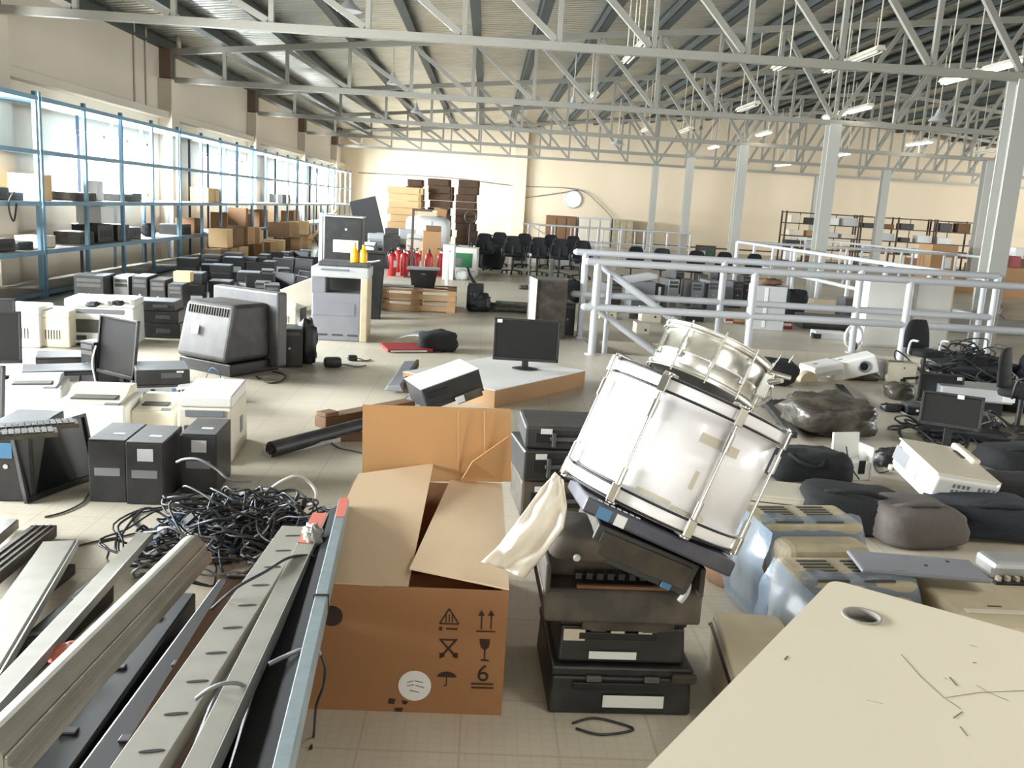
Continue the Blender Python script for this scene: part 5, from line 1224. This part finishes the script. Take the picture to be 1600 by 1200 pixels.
# cartons heaped in front of the third and fourth racks
R = random.Random(4)
CL = 'torn brown carton;open tan carton;squashed carton;pale carton;dark brown carton;carton on its side;small tan carton;brown carton with a folded flap;tall carton;flat brown carton'.split(';')
pos = [(338, 430, 0), (352, 428, 0), (368, 428, 0), (382, 426, 0), (398, 424, 0), (345, 404, .42), (362, 400, .42), (378, 402, .42), (392, 398, .4), (372, 380, .84), (412, 418, 0), (428, 415, 0), (441, 414, 0), (457, 410, 0), (472, 408, 0), (435, 395, .45), (452, 390, .45), (468, 392, .44)]
for i, (x, y, z) in enumerate(pos):
    p = DX(x, 400, -5.45 if z < .1 else -5.5); Y = p.y; s = .46 if x < 405 else .55
    h = .41 if z < .1 else .38
    carton(f'{CL[i % 10]} {["on the floor", "stacked", "topmost"][0 if z < .1 else 1 if z < .6 else 2]} before the {"third" if x < 405 else "fourth"} rack, {ORD[i]} in the heap', (p.x, Y, z), R.uniform(-.25, .25), s * R.uniform(.8, .98), h, s * .9, ['carton3', 'carton4', 'carton2'][i % 3], i % 2 == 0)
lbp = thing('leaning_lath', 'long brown lath leaning on the cartons before the fourth rack', 'lath', mw=fr((-5.1, 26.5, .31), (-4.4, 27.6, 1.36))); bx('lath_body', 'carton4', lbp, 0, .7, .0, .12, 1.4, .04, .004); bx('lath_brace', 'carton3', lbp, .0, .2, -.3, .06, .06, .5, .004)
# ------------------------------------------------------------------ rows of computers by the racks
def row_tower(px, py, rz, w, h, d, lb, m='black', fm='black', bays=2, st=None): return tower(lb, front(px, py, 0, rz, d), rz, w, h, d, m, fm, bays=bays, sticker=st)
row_tower(140, 489, .1, .36, .46, .5, 'wide black computer tower behind the large white office printer')
row_tower(190, 486, .12, .19, .44, .5, 'computer tower with a silver front in the row by the rack', 'black', 'lgrey')
row_tower(219, 489, .1, .19, .46, .52, 'plain black tower just past the silver-fronted one')
row_tower(247, 492, .1, .19, .44, .5, 'black tower, second past the silver-fronted one', 'dusty', 'black')
row_tower(274, 494, .12, .18, .40, .5, 'black tower at the end of the row, beside the tube television', 'black', 'black2')
for i, (x, y, z, w, h, d, lb) in enumerate(((240, 528, 0, .55, .16, .42, 'flat black case at the bottom of a low stack before the tower row'), (240, 528, .162, .52, .13, .4, 'flat black case in the middle of the low stack'), (236, 528, .294, .5, .1, .38, 'flat black case with a pale sheet, topping the low stack'))):
    loc = front(x, y, 0, .1, d); t = thing('flat_computer', lb, 'computer', (loc[0], loc[1], z), .1); bx('case', 'black', t, 0, 0, h / 2, w, d, h, .006); bx('top_cover', 'dgrey', t, 0, 0, h - .003, w * .95, d * .95, .008, .002); bx('drive_bay', 'dgrey', t, .1, -d / 2 - .002, h * .5, .15, .006, h * .3, .002)
t = thing('small_box', 'small tan carton on top of the tower row', 'box', G(284, 440, .45), .1); bx('carton_body', 'carton2', t, 0, .1, .06, .2, .2, .12, .004); bx('lid', 'carton2', t, 0, .1, .122, .205, .205, .006, .002); t.location.z = .445
R = random.Random(8)
DL = 'flat dusty black desktop computer'
k = 0
for rrow, (y0, n, x0, dx) in enumerate(((474, 3, 300, 44), (458, 3, 304, 41), (443, 4, 292, 36))):
    for j in range(n):
        loc = front(x0 + dx * j, y0 - j * 1.5, 0, .2, .42)
        z = 0
        for q in range(2 if (j + rrow) % 2 else 3):
            h = .12 + .02 * ((j + q) % 3)
            t = thing('flat_computer', f'flat black computer, {["bottom", "second", "top"][q]} of stack {["one", "two", "three", "four", "five"][j]}, {["front", "middle", "back"][rrow]} row behind the tube television', 'computer', (loc[0], loc[1], z), .2 + R.uniform(-.08, .08))
            bx('case', 'black2' if (j + q) % 2 else 'black', t, 0, 0, h / 2, .31, .38, h - .004, .005); bx('top_cover', 'grey' if q else 'dgrey', t, 0, 0, h - .002, .3, .37, .006, .002); bx('front_bezel', 'lgrey' if (j * 3 + q) % 7 == 0 else 'deep', t, 0, -.192, h / 2, .3, .012, h * .8, .002)
            z += h + .002
for i, (px, py, w, h, lb, m) in enumerate(((330, 428, .6, .36, 'black office printer before the third rack, first of three', 'black'), (362, 430, .55, .42, 'taller black office printer, second of three before the third rack', 'black'), (388, 430, .5, .34, 'dusty black office printer, third of three before the third rack', 'dusty'))):
    printer(lb, front(px, py, 0, .1, .45), .1, w * .6, h, .45, m, 1, 'dgrey', 'black_printer')
# monitors and towers to one side of the copier
MC = [(408, 474, 'm', .3), (418, 462, 't', .2), (432, 470, 'm', -.5), (444, 458, 't', .3), (456, 476, 'm', -.9), (468, 466, 'm', -.7), (405, 450, 'm', .2), (420, 444, 't', .1), (436, 440, 'm', -.3), (450, 436, 't', .2), (466, 440, 'm', -.4), (480, 436, 'm', .2), (412, 430, 't', .1), (428, 428, 'm', .3), (446, 424, 't', 0), (462, 424, 'm', -.2), (478, 420, 't', .3), (410, 488, 't', .2), (425, 492, 't', .25)]
nm = nt_ = 0
for x, y, k, rz in MC:
    loc = front(x, y, 0, rz, .3)
    if k == 'm':
        monitor(f'dark monitor in the crowd beside the copier, {ORD[nm]} counting away from the tube television', loc, rz, .42, .32, .15, .1, m=['black', 'black2'][nm % 2]); nm += 1
    else:
        tower(f'dark tower in the crowd beside the copier, {ORD[nt_]} counting away from the tube television', loc, rz, .2, .40, .42, ['black', 'black2', 'dgrey'][nt_ % 3], 'black', bays=1); nt_ += 1
t = thing('board', 'cream board leaning at a slant against the copier', 'board', G(478, 476, .3), .3); bx('board_face', 'offwhite', t, 0, .2, .1, .42, .03, .3, .004, T(0, 0, 0, 0, -.4)); bx('board_prop', 'dgrey', t, 0, .3, -.05, .06, .2, .5, .004)
t = printer('low white printer between the slanted board and the tube television', front(443, 512, 0, .2, .3), .2, .3, .3, .34, 'offwhite', 2, 'white')
t = thing('paper_roll', 'grey roll end with a white disc beside the copier', 'roll', G(497, 442, .55), 0); B().lathe([(.13, 0), (.13, .14)], 24, T(0, .3, 0)).build('roll_body', 'lgrey', t); B().lathe([(.12, .14), (.12, .15)], 24, T(0, .3, 0)).build('white_disc', 'label', t); bx('roll_stand', 'dgrey', t, 0, .3, -.275, .2, .2, .548, .01)
# behind the copier
t = thing('water_dispenser', 'tall black cabinet with a pale panel behind the copier', 'cabinet', (-1.98, 12.8, 0), .06)
bx('cabinet_body', 'black', t, 0, 0, .66, .52, .5, 1.32, .015); bx('top_panel', 'lgrey', t, 0, 0, 1.33, .54, .52, .02, .006); bx('pale_panel', 'label', t, .04, -.254, .93, .34, .01, .17, .004); bx('logo_mark', 'lgrey', t, .04, -.256, 1.16, .03, .004, .03, .002)
for i, x in enumerate((508, 514, 523)):
    p = DY(x, 400, 12.9 + .15 * i); t = thing('white_post', ['first narrow white upright standing behind the copier', 'second narrow white upright standing behind the copier', 'wider white upright touching the tall black cabinet'][i], 'upright', (p.x - .06, p.y, 0)); bx('upright_body', 'white', t, 0, 0, .67, .05 + .04 * (i == 2), .08, 1.34, .006); bx('upright_cap', 'lgrey', t, 0, 0, 1.35, .055 + .04 * (i == 2), .085, .02, .004)
t = thing('waste_bin', 'black slanted bin just beyond the copier edge', 'bin', (-1.50, 12.2, 0), .2); B().fru((-.11, .11, -.13, .13, 0), (-.15, .15, -.16, .16, .88)).build('bin_body', 'black', t, .02); bx('bin_lid', 'black2', t, 0, 0, .895, .32, .34, .03, .01)
cord('white cable with a round plug leading from the copier lid', [DY(574, 410, 10.4), DY(584, 409, 10.4), DY(594, 407, 10.4)], .012, 'cablew')
# pallets with crate
pc0 = G(585, 488); pc1 = G(706, 486); pm = ((pc0.x + pc1.x) / 2, (pc0.y + pc1.y) / 2)
def pallet(label, z, loc, rz, w=1.2, d=1.0):
    t = thing('wooden_pallet', label, 'pallet', (loc[0], loc[1] + d / 2, z), rz)
    for x in (-w / 2 + .07, 0, w / 2 - .07):
        for y in (-d / 2 + .07, 0, d / 2 - .07): bx('block', 'wood', t, x, y, .07, .13, .13, .09, .004)
        bx('stringer_board', 'wood', t, x, 0, .126, .13, d, .022, .002); bx('bottom_board', 'wood', t, x, 0, .012, .12, d, .022, .002)
    for k in range(3): bx('deck_board', 'wood', t, 0, -d / 2 + .07 + (d - .14) / 2 * k, .148, w, .13, .022, .002)
    bx('lead_board', 'wood', t, 0, -d / 2 - .012, .06, w * .98, .02, .075, .002)
    return t
for i in range(2): pallet(['lower of two stacked wooden pallets', 'upper of two stacked wooden pallets, under the black crate'][i], .1605 * i, pm, .02 + .01 * i)
cz = .1605 * 2
t = thing('crate', 'black plastic crate with a pale lid on the pallets', 'crate', (pm[0] + .08, pm[1] + .55, cz), .05); B().fru((-.17, .17, -.17, .17, 0), (-.21, .21, -.2, .2, .27)).build('crate_body', 'black', t, .015); bx('crate_lid', 'lgrey', t, 0, 0, .28, .5, .44, .022, .008); bx('maker_plate', 'grey', t, 0, -.2, .21, .07, .006, .02, .002)
t = thing('board', 'white board edge lying on the pallets beside the black crate', 'board', (pm[0] - .35, pm[1] + .6, cz), .1); bx('board_face', 'white', t, 0, 0, .015, .55, .5, .03, .004); bx('board_rim', 'lgrey', t, 0, -.255, .015, .56, .012, .034, .002)
# pallet truck with forks
jt = thing('pallet_truck', 'black hand pallet truck lying next to the wooden pallets, forks pointing away', 'pallet truck', (-.02, 14.0, 0), -.05)
bx('pump_housing', 'black', jt, -.1, 0, .2, .25, .3, .4, .03); bx('fork', 'dusty', jt, .55, -.2, .06, 1.1, .16, .06, .01); bx('fork', 'dusty', jt, .55, .2, .06, 1.1, .16, .06, .01); bx('fork_bridge', 'black', jt, .05, 0, .09, .1, .55, .12, .01)
for s in (-1, 1): B().cyl((-.12, s * .1 - .03, .09), (-.12, s * .1 + .03, .09), .09, n=18).build('wheel', 'deep', jt)
B().tube([(-.1, 0, .38), (-.2, .05, .5), (-.25, .1, .62)], .025, 8, res=3).build('handle', 'black', jt)
lump('tangle of black tape and straps on the pallet truck pump', 'strap_tangle', 'straps', (-.06, 13.65, 0), .2, (.34, .2, .28), 'cable', 81, .5, .3, 3)
t = thing('board', 'dark flat board lying on the pallet truck forks', 'board', (.6, 14.0, .092), -.05); bx('board_face', 'dusty', t, 0, 0, .015, .8, .5, .03, .004); bx('board_patch', 'green', t, -.2, -.05, .032, .2, .2, .004, .001)
# fire extinguishers
R = random.Random(21)
for i in range(10):
    x = 612 + 9.5 * i; y = 431 - (i % 2) * 6
    p = G(x, y); t = thing('fire_extinguisher', f'red fire extinguisher behind the black crate, {ORD[i]} in the group', 'fire extinguisher', (p.x, p.y, 0), R.uniform(0, 6), 'red fire extinguishers')
    B().lathe([(.085, 0), (.09, .02), (.09, .40), (.075, .46), (.03, .5)], 18).build('cylinder_body', 'red', t); B().lathe([(.028, .5), (.028, .56), (.012, .57)], 12).build('valve', 'chrome' if i % 3 else 'deep', t); bx('handle', 'deep', t, .03, 0, .59, .13, .02, .02, .004); B().tube([(-.02, 0, .54), (-.09, .02, .52), (-.12, .03, .4), (-.1, .02, .15)], .012, 6, res=3).build('hose', 'deep', t)
    bx('label', 'label', t, 0, -.09, .26, .1, .006, .14, .002)
carton('tall tan carton standing behind the fire extinguishers', (-1.45 + .22, 20.6, 0), .1, .40, .95, .4, 'carton4', False)
bx_ = carton('dark opened carton top above the tall tan carton', (-1.20, 20.62, .952), .1, .34, .12, .34, 'carton3', False)
fr_ = thing('metal_stand', 'thin brown L-shaped metal frame standing among the extinguishers', 'frame', (-1.55, 19.2, 0), .0)
bx('upright', 'rust', fr_, 0, 0, .72, .05, .05, 1.44, .004); bx('cross_bar', 'rust', fr_, .2, 0, 1.42, .4, .05, .05, .004); bx('foot_plate', 'rust', fr_, 0, 0, .01, .3, .2, .02, .003)
# white cabinet with green front
p = G(722, 432); t = thing('white_cabinet', 'white cabinet with a green front panel beside the extinguishers', 'cabinet', (p.x, p.y + .3, 0), -.08); bx('carcass', 'white', t, 0, 0, .32, .66, .5, .62, .01); bx('green_panel', 'green', t, .02, -.253, .36, .42, .01, .32, .004); bx('green_panel_label', 'grey', t, -.08, -.26, .32, .15, .006, .16, .002); bx('top_panel', 'offwhite', t, 0, 0, .635, .68, .52, .02, .005)
p = G(702, 436); t = thing('white_cabinet', 'narrow white cabinet standing against the green-fronted one', 'cabinet', (p.x - .02, p.y - .02, 0), -.05); bx('carcass', 'white', t, 0, 0, .36, .24, .4, .72, .01); bx('small_label', 'labelg', t, .02, -.203, .6, .06, .005, .03, .001); bx('top_panel', 'white', t, 0, 0, .725, .25, .41, .014, .004)
p = G(697, 456); t = thing('white_post', 'thin white post on the floor in front of the narrow white cabinet', 'post', (p.x, p.y, 0)); bx('post_shaft', 'white', t, 0, 0, .4, .06, .06, .8, .006); bx('post_foot', 'white', t, 0, 0, .01, .14, .14, .02, .004)
for i, (x, y) in enumerate(((720, 438), (732, 437))): lump(['crumpled white bag before the green-fronted cabinet, the nearer one', 'crumpled white bag before the green-fronted cabinet, the farther one'][i], 'plastic_bag', 'bag', front(x, y, 0, 0, .2), 0, (.26, .2, .2), 'label', 90 + i, .3, .5)
# ------------------------------------------------------------------ end of the hall: stacks of folded cartons, wrapped load
def folded(px0, px1, ytop, Y, m, gl, n, rz=.0):
    a, b = DY(px0, 340, Y), DY(px1, 340, Y); w = b.x - a.x; H = DY((px0 + px1) / 2, ytop, Y).z
    R = random.Random(int(px0)); h = H / n
    for i in range(n):
        t = thing('folded_carton', gl, 'flattened carton', ((a.x + b.x) / 2 + R.uniform(-.06, .06), Y + .5 + R.uniform(-.05, .05), h * i), rz + R.uniform(-.04, .04), gl[:60])
        bx('sheet', m, t, 0, 0, h / 2, w * R.uniform(.9, 1.02), .9, h * .97, .01); bx('fold_flap', m, t, w * .2, -.47, h * .5, w * .4, .03, h * .7, .004)
folded(604, 660, 292, 30, 'carton2', 'flattened pale carton bundle in the wide stack by the end wall', 9)
folded(634, 660, 280, 31.3, 'carton5', 'flattened brown carton bundle showing over the wide pale stack', 10)
folded(666, 704, 279, 30.5, 'carton5', 'flattened dark carton bundle in the middle tall stack by the end wall', 10)
folded(711, 746, 281, 30.5, 'carton5', 'flattened carton bundle in the tall stack nearest the pallet truck handle', 10)
t = thing('brown_board', 'reddish brown board leaning on the stack nearest the pallet truck handle', 'board', (-1.65, 29.4, 0), .1); bx('board_face', 'carton4', t, 0, .2, .7, .42, .04, 1.5, .004, T(0, 0, 0, -.12, .12)); bx('board_edge', 'carton3', t, .0, .17, .1, .4, .03, .1, .004)
p = DY(576, 340, 25); t = thing('leaning_board', 'large black panel leaning near the last window', 'panel', (p.x + .2, 25.2, 0), .0); bx('panel_face', 'deep', t, 0, .1, .85, .75, .05, 1.6, .01, T(0, 0, 0, -.1, -.28)); bx('panel_edge', 'black2', t, .3, .05, .1, .1, .08, .2, .006)
a, b = DY(631, 360, 24), DY(702, 360, 24); t = thing('wrapped_load', 'white plastic-wrapped pallet load in front of the carton stacks', 'wrapped load', ((a.x + b.x) / 2, 24.6, 0), .03); wl_ = b.x - a.x
B().blob(wl_, 1.1, 1.22, 5, .08, 1.6, .85).build('wrap_body', 'label', t); bx('pallet_base', 'wood', t, 0, -.02, .06, wl_ * .95, 1.05, .12, .01); bx('strapping_band', 'lgrey', t, .1, -.56, .6, .03, .01, 1.0, .002)
t = thing('foam_slab', 'pale slab lying on top of the white wrapped load', 'slab', ((a.x + b.x) / 2 - .02, 24.6, 1.22), .05); bx('slab_body', 'beige', t, 0, 0, .08, .5, .4, .16, .01); bx('slab_lip', 'offwhite', t, 0, -.205, .14, .5, .02, .04, .004)
jt = thing('pallet_truck', 'reddish hand pallet truck with a loop handle upright near the end wall', 'pallet truck', (-.45, 25.2, 0), .1)
B().torus(.16, .022, T(0, 0, 1.25, PI / 2), 22, 6, 1, 1).build('loop_handle', 'rust', jt); B().cyl((0, 0, .1), (0, 0, 1.12), .025, n=8).build('tow_bar', 'rust', jt); bx('pump_housing', 'redp', jt, 0, .05, .2, .3, .3, .4, .03); bx('fork', 'redp', jt, -.2, .7, .08, .16, 1.2, .06, .01); bx('fork', 'redp', jt, .2, .7, .08, .16, 1.2, .06, .01)
# chairs in a row and white machines behind them
CX = [(752, 422, .2), (777, 416, .1), (800, 428, -.1), (815, 418, .1), (838, 430, .0), (855, 419, .15), (872, 432, -.1), (890, 421, .1), (905, 436, 0)]
for i, (x, y, rz) in enumerate(CX): chair(f'black office chair in the row across the hall, {ORD[i]} from the white cabinet', (lambda p: (p.x, p.y, 0))(G(x, y)), PI + rz, 'fabric', i % 2 == 0, .98, group='row of black office chairs')
lump('big black sack among the office chairs, nearest to the white cabinet', 'sack', 'sack', front(765, 421, 0, 0, .5), 0, (.75, .6, .62), 'fabric', 95, .2, .5)
R = random.Random(33)
n = 0
for rw_, yy in enumerate((25.3, 26.9, 28.5)):
    for j in range(9):
        X = -1.3 + j * .58 + R.uniform(-.1, .1)
        if rw_ == 0 and X < -.9: continue
        if -.8 < X < -.05 and 24.6 < yy < 27.4: continue
        w, h = R.uniform(.36, .5), R.uniform(.3, .62)
        printer(f'{["white", "pale grey", "cream"][n % 3]} printer in the {["first", "second", "third"][rw_]} row behind the black chairs, {ORD[j]} along its row', (X, yy, 0), R.uniform(-.3, .3), w, h, .42, ['white', 'lgrey', 'offwhite'][n % 3], n % 3, 'white'); n += 1
for j in range(8):
    p = DY(575 + j * 12, 400, 21.5 + (j % 3) * .5)
    printer(f'{["white", "grey", "cream", "dark"][j % 4]} machine in the jumble behind the extinguishers, {ORD[j]} from the copier', (p.x, p.y, 0), R.uniform(-.2, .2), .4, R.uniform(.5, .95), .4, ['white', 'lgrey', 'offwhite', 'black2'][j % 4], j % 3, ['white', 'lgrey', 'white', 'dgrey'][j % 4])
# posts and clutter in front of the chairs
t = thing('tall_computer_case', 'tall grey-black server case with a white side edge, behind the monitor on the flat box', 'computer', front(857, 530, 0, .12, .55), .14)
bx('case', 'dgrey', t, 0, 0, .37, .40, .5, .74, .01); bx('side_edge', 'white', t, -.2, -.1, .37, .012, .4, .74, .004); bx('front_face', 'dusty', t, .01, -.252, .37, .38, .012, .7, .006); bx('foot', 'deep', t, 0, -.1, -.0, .34, .3, .01, .001)
tower('dark tower pressed against the tall server case', front(885, 524, 0, .1, .45), .1, .2, .42, .45, 'black2', 'black', bays=1)
t = thing('pole', 'thin black pole standing before the chair row', 'pole', G(826, 446), 0); B().cyl((0, 0, 0), (0, 0, .62), .022, n=10).build('shaft', 'black', t); bx('pole_tip', 'lgrey', t, 0, 0, .64, .05, .05, .05, .01)
t = thing('pole', 'short grey square post before the chair row', 'pole', G(859, 452), 0); bx('shaft', 'dgrey', t, 0, 0, .3, .08, .08, .6, .006); bx('pole_tip', 'grey', t, 0, 0, .605, .085, .085, .015, .003)
lump('white crumpled plastic heap near the railing corner', 'plastic_bag', 'bag', front(880, 470, 0, 0, .5), .1, (.7, .5, .3), 'label', 97, .3, .4, 2.4)
lump('black bag behind the railing corner', 'bag', 'bag', front(893, 474, 0, 0, .3), .1, (.34, .3, .4), 'fabric', 98, .25, .5)
p = G(818, 452); lump('small dark thing lying on bare floor before the chair row', 'cloth', 'cloth', (p.x, p.y, 0), 0, (.22, .16, .08), 'binbag', 99, .3, .4)
# ------------------------------------------------------------------ computers beyond the stair railing
BR = [(960, 488, .3, 'black2', 'black'), (960, 474, -.2, 'black', 'black'), (1050, 482, .2, 'black', 'lgrey'), (1070, 476, -.2, 'black2', 'dgrey'), (1086, 484, .1, 'black', 'grey'), (1112, 484, .15, 'dgrey', 'grey'), (1133, 478, -.1, 'black', 'black'), (1150, 482, .2, 'black2', 'black'), (1165, 474, 0, 'black', 'black'), (1096, 464, 0, 'black', 'dgrey'), (1125, 462, .1, 'black2', 'black'), (1060, 460, .3, 'black', 'black')]
for i, (x, y, rz, m, fm) in enumerate(BR): tower(f'{"black" if fm == "black" else "grey-fronted"} computer tower beyond the stair railing, {ORD[i]} of that gathering', front(x, y, 0, rz, .45), rz, .20, .46 + .03 * (i % 3), .45, m, fm, bays=2, vent=i % 2 == 0)
t = thing('grey_printer', 'rounded grey machine with a light hood beyond the sloping handrail', 'printer', front(1008, 484, 0, .1, .5), .1); bx('body', 'grey', t, -.05, 0, .24, .42, .46, .48, .02); bx('hood', 'lgrey', t, -.02, 0, .53, .62, .5, .09, .03, T(0, 0, 0, 0, -.2)); bx('side_column', 'deep', t, .24, 0, .22, .2, .4, .44, .02); bx('column_light', 'lgrey', t, .24, -.205, .25, .05, .012, .3, .01)
R = random.Random(6)
for i in range(5):
    X = 3.3 + i * .66; chair(f'black chair in the back row beyond the stair railing, {ORD[i]} from the grey machine', (X, 20.2 + R.uniform(-.2, .2), 0), PI + R.uniform(-.4, .4), 'fabric', False, .95, group='black chairs beyond the stair railing')
for x, y, w, h, m, lb in ((950, 499, .26, .16, 'beige', 'cream box on the floor seen under the sloping handrail'), (990, 498, .16, .13, 'dgrey', 'grey speaker box on the floor beside the cream one'), (1017, 504, .3, .22, 'offwhite', 'white box behind the snare drum, past the railing'), (1004, 522, .18, .14, 'offwhite', 'little white box nearest the stair opening'), (1085, 502, .3, .2, 'black', 'low black box past the railing above the snare drum')):
    t = thing('small_box', lb, 'box', front(x, y, 0, .05, .25), .05); bx('box_body', m, t, 0, 0, h / 2, w, .25, h, .008); bx('lid', m, t, 0, 0, h + .003, w * 1.02, .255, .012, .003); bx('front_dot', 'deep', t, w * .2, -.128, h * .4, .03, .006, .03, .002)
for i, (x, y) in enumerate(((1142, 505), (1155, 506))): t = thing('small_box', ['flat red and white carton past the railing', 'dark brown flat carton next to the red and white one'][i], 'box', front(x, y, 0, 0, .2), 0); bx('box_body', ['offwhite', 'carton3'][i], t, 0, 0, .05, .2, .2, .1, .005); bx('print_band', ['redp', 'carton4'][i], t, 0, -.102, .05, .18, .004, .04, .001)
t = thing('server_cabinet', 'light grey server cabinet with a white vertical stripe past the railing', 'cabinet', front(1198, 516, 0, -.1, .5), -.1); bx('cabinet_body', 'lgrey', t, 0, 0, .33, .48, .5, .66, .01); bx('white_stripe', 'white', t, -.06, -.254, .34, .05, .01, .6, .004); bx('slot', 'vent', t, .14, -.254, .42, .12, .006, .03, .002); bx('base_plinth', 'deep', t, 0, 0, .02, .44, .46, .04, .004)
lump('brown and dark odds and ends on top of the server cabinet', 'cloth', 'cloth', front(1198, 516, 0, -.1, .5)[:2] + (.662,), 0, (.36, .3, .1), 'woodd', 102, .35, .5)
lump('black backpack leaning beside the server cabinet', 'backpack', 'bag', front(1243, 500, 0, 0, .4), .1, (.42, .36, .5), 'fabric', 103, .2, .5, 1.6, ((-.2, -.4, .6), (-.25, -.5, .4), (-.2, -.4, .1)))
t = thing('small_box', 'red printed box beside the backpack', 'box', front(1226, 514, 0, 0, .2), 0); bx('box_body', 'redp', t, 0, 0, .07, .24, .2, .14, .005); bx('print_band', 'label', t, 0, -.102, .07, .2, .004, .04, .001)
t = thing('flat_device', 'wide dark flat machine on the floor past the railing', 'device', front(1296, 516, 0, -.05, .5), -.05); bx('body', 'black2', t, 0, 0, .1, .85, .5, .2, .01); bx('top_cover', 'dgrey', t, 0, 0, .203, .82, .47, .01, .003); bx('front_panel', 'dgrey', t, 0, -.252, .1, .8, .006, .1, .002)
t = thing('flat_device', 'white low device in front of the wide dark machine', 'device', front(1298, 531, 0, -.1, .3), -.1); bx('body', 'lgrey', t, 0, 0, .05, .45, .3, .1, .01); bx('top_cover', 'white', t, 0, 0, .102, .44, .29, .008, .003); bx('wheel_block', 'deep', t, -.2, -.1, .04, .12, .12, .07, .01)
t = thing('dark_box', 'upright dark box between the wide machine and the white cabinets', 'box', front(1334, 504, 0, 0, .4), 0); bx('box_body', 'dgrey', t, 0, 0, .2, .38, .4, .4, .01); bx('top_cover', 'labelg', t, 0, 0, .403, .36, .38, .008, .003)
t = thing('flat_box', 'cream flat carton behind the upright dark box', 'box', front(1290, 486, 0, 0, .4), 0); bx('box_body', 'beige', t, 0, 0, .1, .5, .4, .2, .006); bx('lid', 'offwhite', t, 0, 0, .203, .52, .42, .012, .003)
cord('black cord lying on bare floor near the low grey kerb', [G(1560, 472, .013), G(1566, 480, .013), G(1561, 490, .013), G(1569, 498, .013), G(1572, 505, .013)], .012)
# ------------------------------------------------------------------ end wall: cupboards, picture, brown racks
for i, (x0, x1, lb, m) in enumerate(((853, 901, 'brown slatted cupboard by the end wall under the round opening', 'woodd'), (904, 955, 'pale glazed cupboard by the end wall', 'lgrey'), (957, 990, 'dull grey cupboard by the end wall, past the glazed one', 'beige2'))):
    a, b = DY(x0, 360, 42.6), DY(x1, 360, 42.6); w = b.x - a.x; t = thing('cupboard', lb, 'cupboard', ((a.x + b.x) / 2, 42.9, 0)); bx('carcass', m, t, 0, 0, .66, w, .5, 1.32, .01)
    for k in range(3): bx('door', ['carton3', 'offwhite', 'beige2'][i], t, w * (-.32 + .32 * k), -.262, .68, w * .28, .02, 1.1, .006)
t = thing('picture', 'dark-framed greenish picture standing on the floor beyond the railings', 'picture', front(1101, 408, .0, 0, .1), 0); bx('frame', 'rust', t, 0, 0, .3, .78, .05, .58, .006); bx('picture_sheet', 'dgrey', t, 0, -.03, .3, .66, .006, .46, .002); bx('pale_motif', 'lgrey', t, -.1, -.035, .32, .2, .004, .14, .001); bx('pale_motif', 'green', t, .16, -.035, .24, .16, .004, .2, .001)
for i, (pts, lb) in enumerate(((((560, 270), (700, 278), (800, 290), (900, 296), (935, 318), (960, 345)), 'thin cable strung across the end wall past the round opening'), (((800, 312), (850, 305), (905, 297)), 'short slack cable on the end wall below the long one'))):
    cord(lb, [DY(x, y, 43.5) for x, y in pts], .02, 'cableg', 'wall_cable')
bb0 = bx('trim_81', 'rust', None, 7, YF - .02, .2, 14, .04, .06, .005); struct(bb0)
def brack(x0, Y, nb, label, bay=1.5, H=2.1):
    t = thing('brown_rack', label, 'shelving rack', (x0, Y, 0))
    for k in range(nb + 1):
        for y in (0, .55): bx('post', 'rust', t, k * bay, y, H / 2, .06, .05, H, .003)
    for z in (.12, .62, 1.12, 1.62, 2.05):
        bx('shelf_board', 'rust', t, nb * bay / 2, .27, z, nb * bay, .55, .04, .003)
    for k in range(nb): bx('back_brace', 'rust', t, (k + .5) * bay, .56, 1.1, .03, .02, 1.9, .002)
    return t
xs0 = DY(1229, 380, 36).x
for i in range(3): brack(xs0 + i * 3.1, 36.4, 2, ['brown steel rack nearest the second column, by the end wall', 'middle brown steel rack by the end wall', 'brown steel rack at the end by the near column shaft'][i])
R = random.Random(44); n = 0
for i in range(3):
    for z, zi in ((.14, 0), (.64, 1), (1.14, 2), (1.64, 3)):
        for j in range(4):
            if R.random() < .25: continue
            w = R.uniform(.35, .6); h = R.uniform(.15, .38); m = R.choice(['carton4', 'label', 'lgrey', 'black2', 'carton3', 'offwhite'])
            nm_ = {'carton4': 'tan', 'label': 'white', 'lgrey': 'pale grey', 'black2': 'dark', 'carton3': 'brown', 'offwhite': 'cream'}[m]
            t = tag(bx('storage_box', m, None, xs0 + i * 3.1 + .4 + j * .75, 36.66, z + h / 2 + .001, w, .45, h, .01), f'{nm_} box on the {["first", "middle", "last"][i]} brown rack, {["bottom", "second", "third", "fourth"][zi]} shelf, {ORD[j]} along', 'box', 'boxes on the brown racks'); n += 1
bpos = [(13.15, 26.0, .8, 1.25, 'carton4', 'tall tan carton standing beyond the far railing'), (13.85, 28.3, .8, .75, 'carton3', 'brown carton next to the tall tan one beyond the far railing'), (13.3, 24.9, .85, .55, 'carton4', 'low tan carton before the tall one beyond the far railing'), (13.75, 23.6, 1.0, .8, 'carton4', 'broad tan carton at the picture border past the near column'), (15.2, 25.4, .9, 1.0, 'carton3', 'brown carton at the picture border past the near column')]
for x, y, w, h, m, lb in bpos: carton(lb, (x, y, 0), .1, w, h, .7, m, True, mark='tall' in lb)
for x, Y, z, w, h, m, lb in ((13.85, 28.3, .755, .5, .25, 'label', 'white carton with a dark mark resting on the brown carton'), (13.75, 23.6, .805, .6, .3, 'redp', 'reddish carton lying on the broad tan carton'), (15.2, 25.4, 1.005, .6, .3, 'label', 'white carton lying on the brown border carton')):
    t = thing('cardboard_box', lb, 'box', (x, Y, z), .1); bx('carton_body', m, t, 0, 0, h / 2, w, .5, h, .006); bx('packing_tape', 'carton3', t, 0, -.252, h / 2, .06, .003, h * .8, .001)
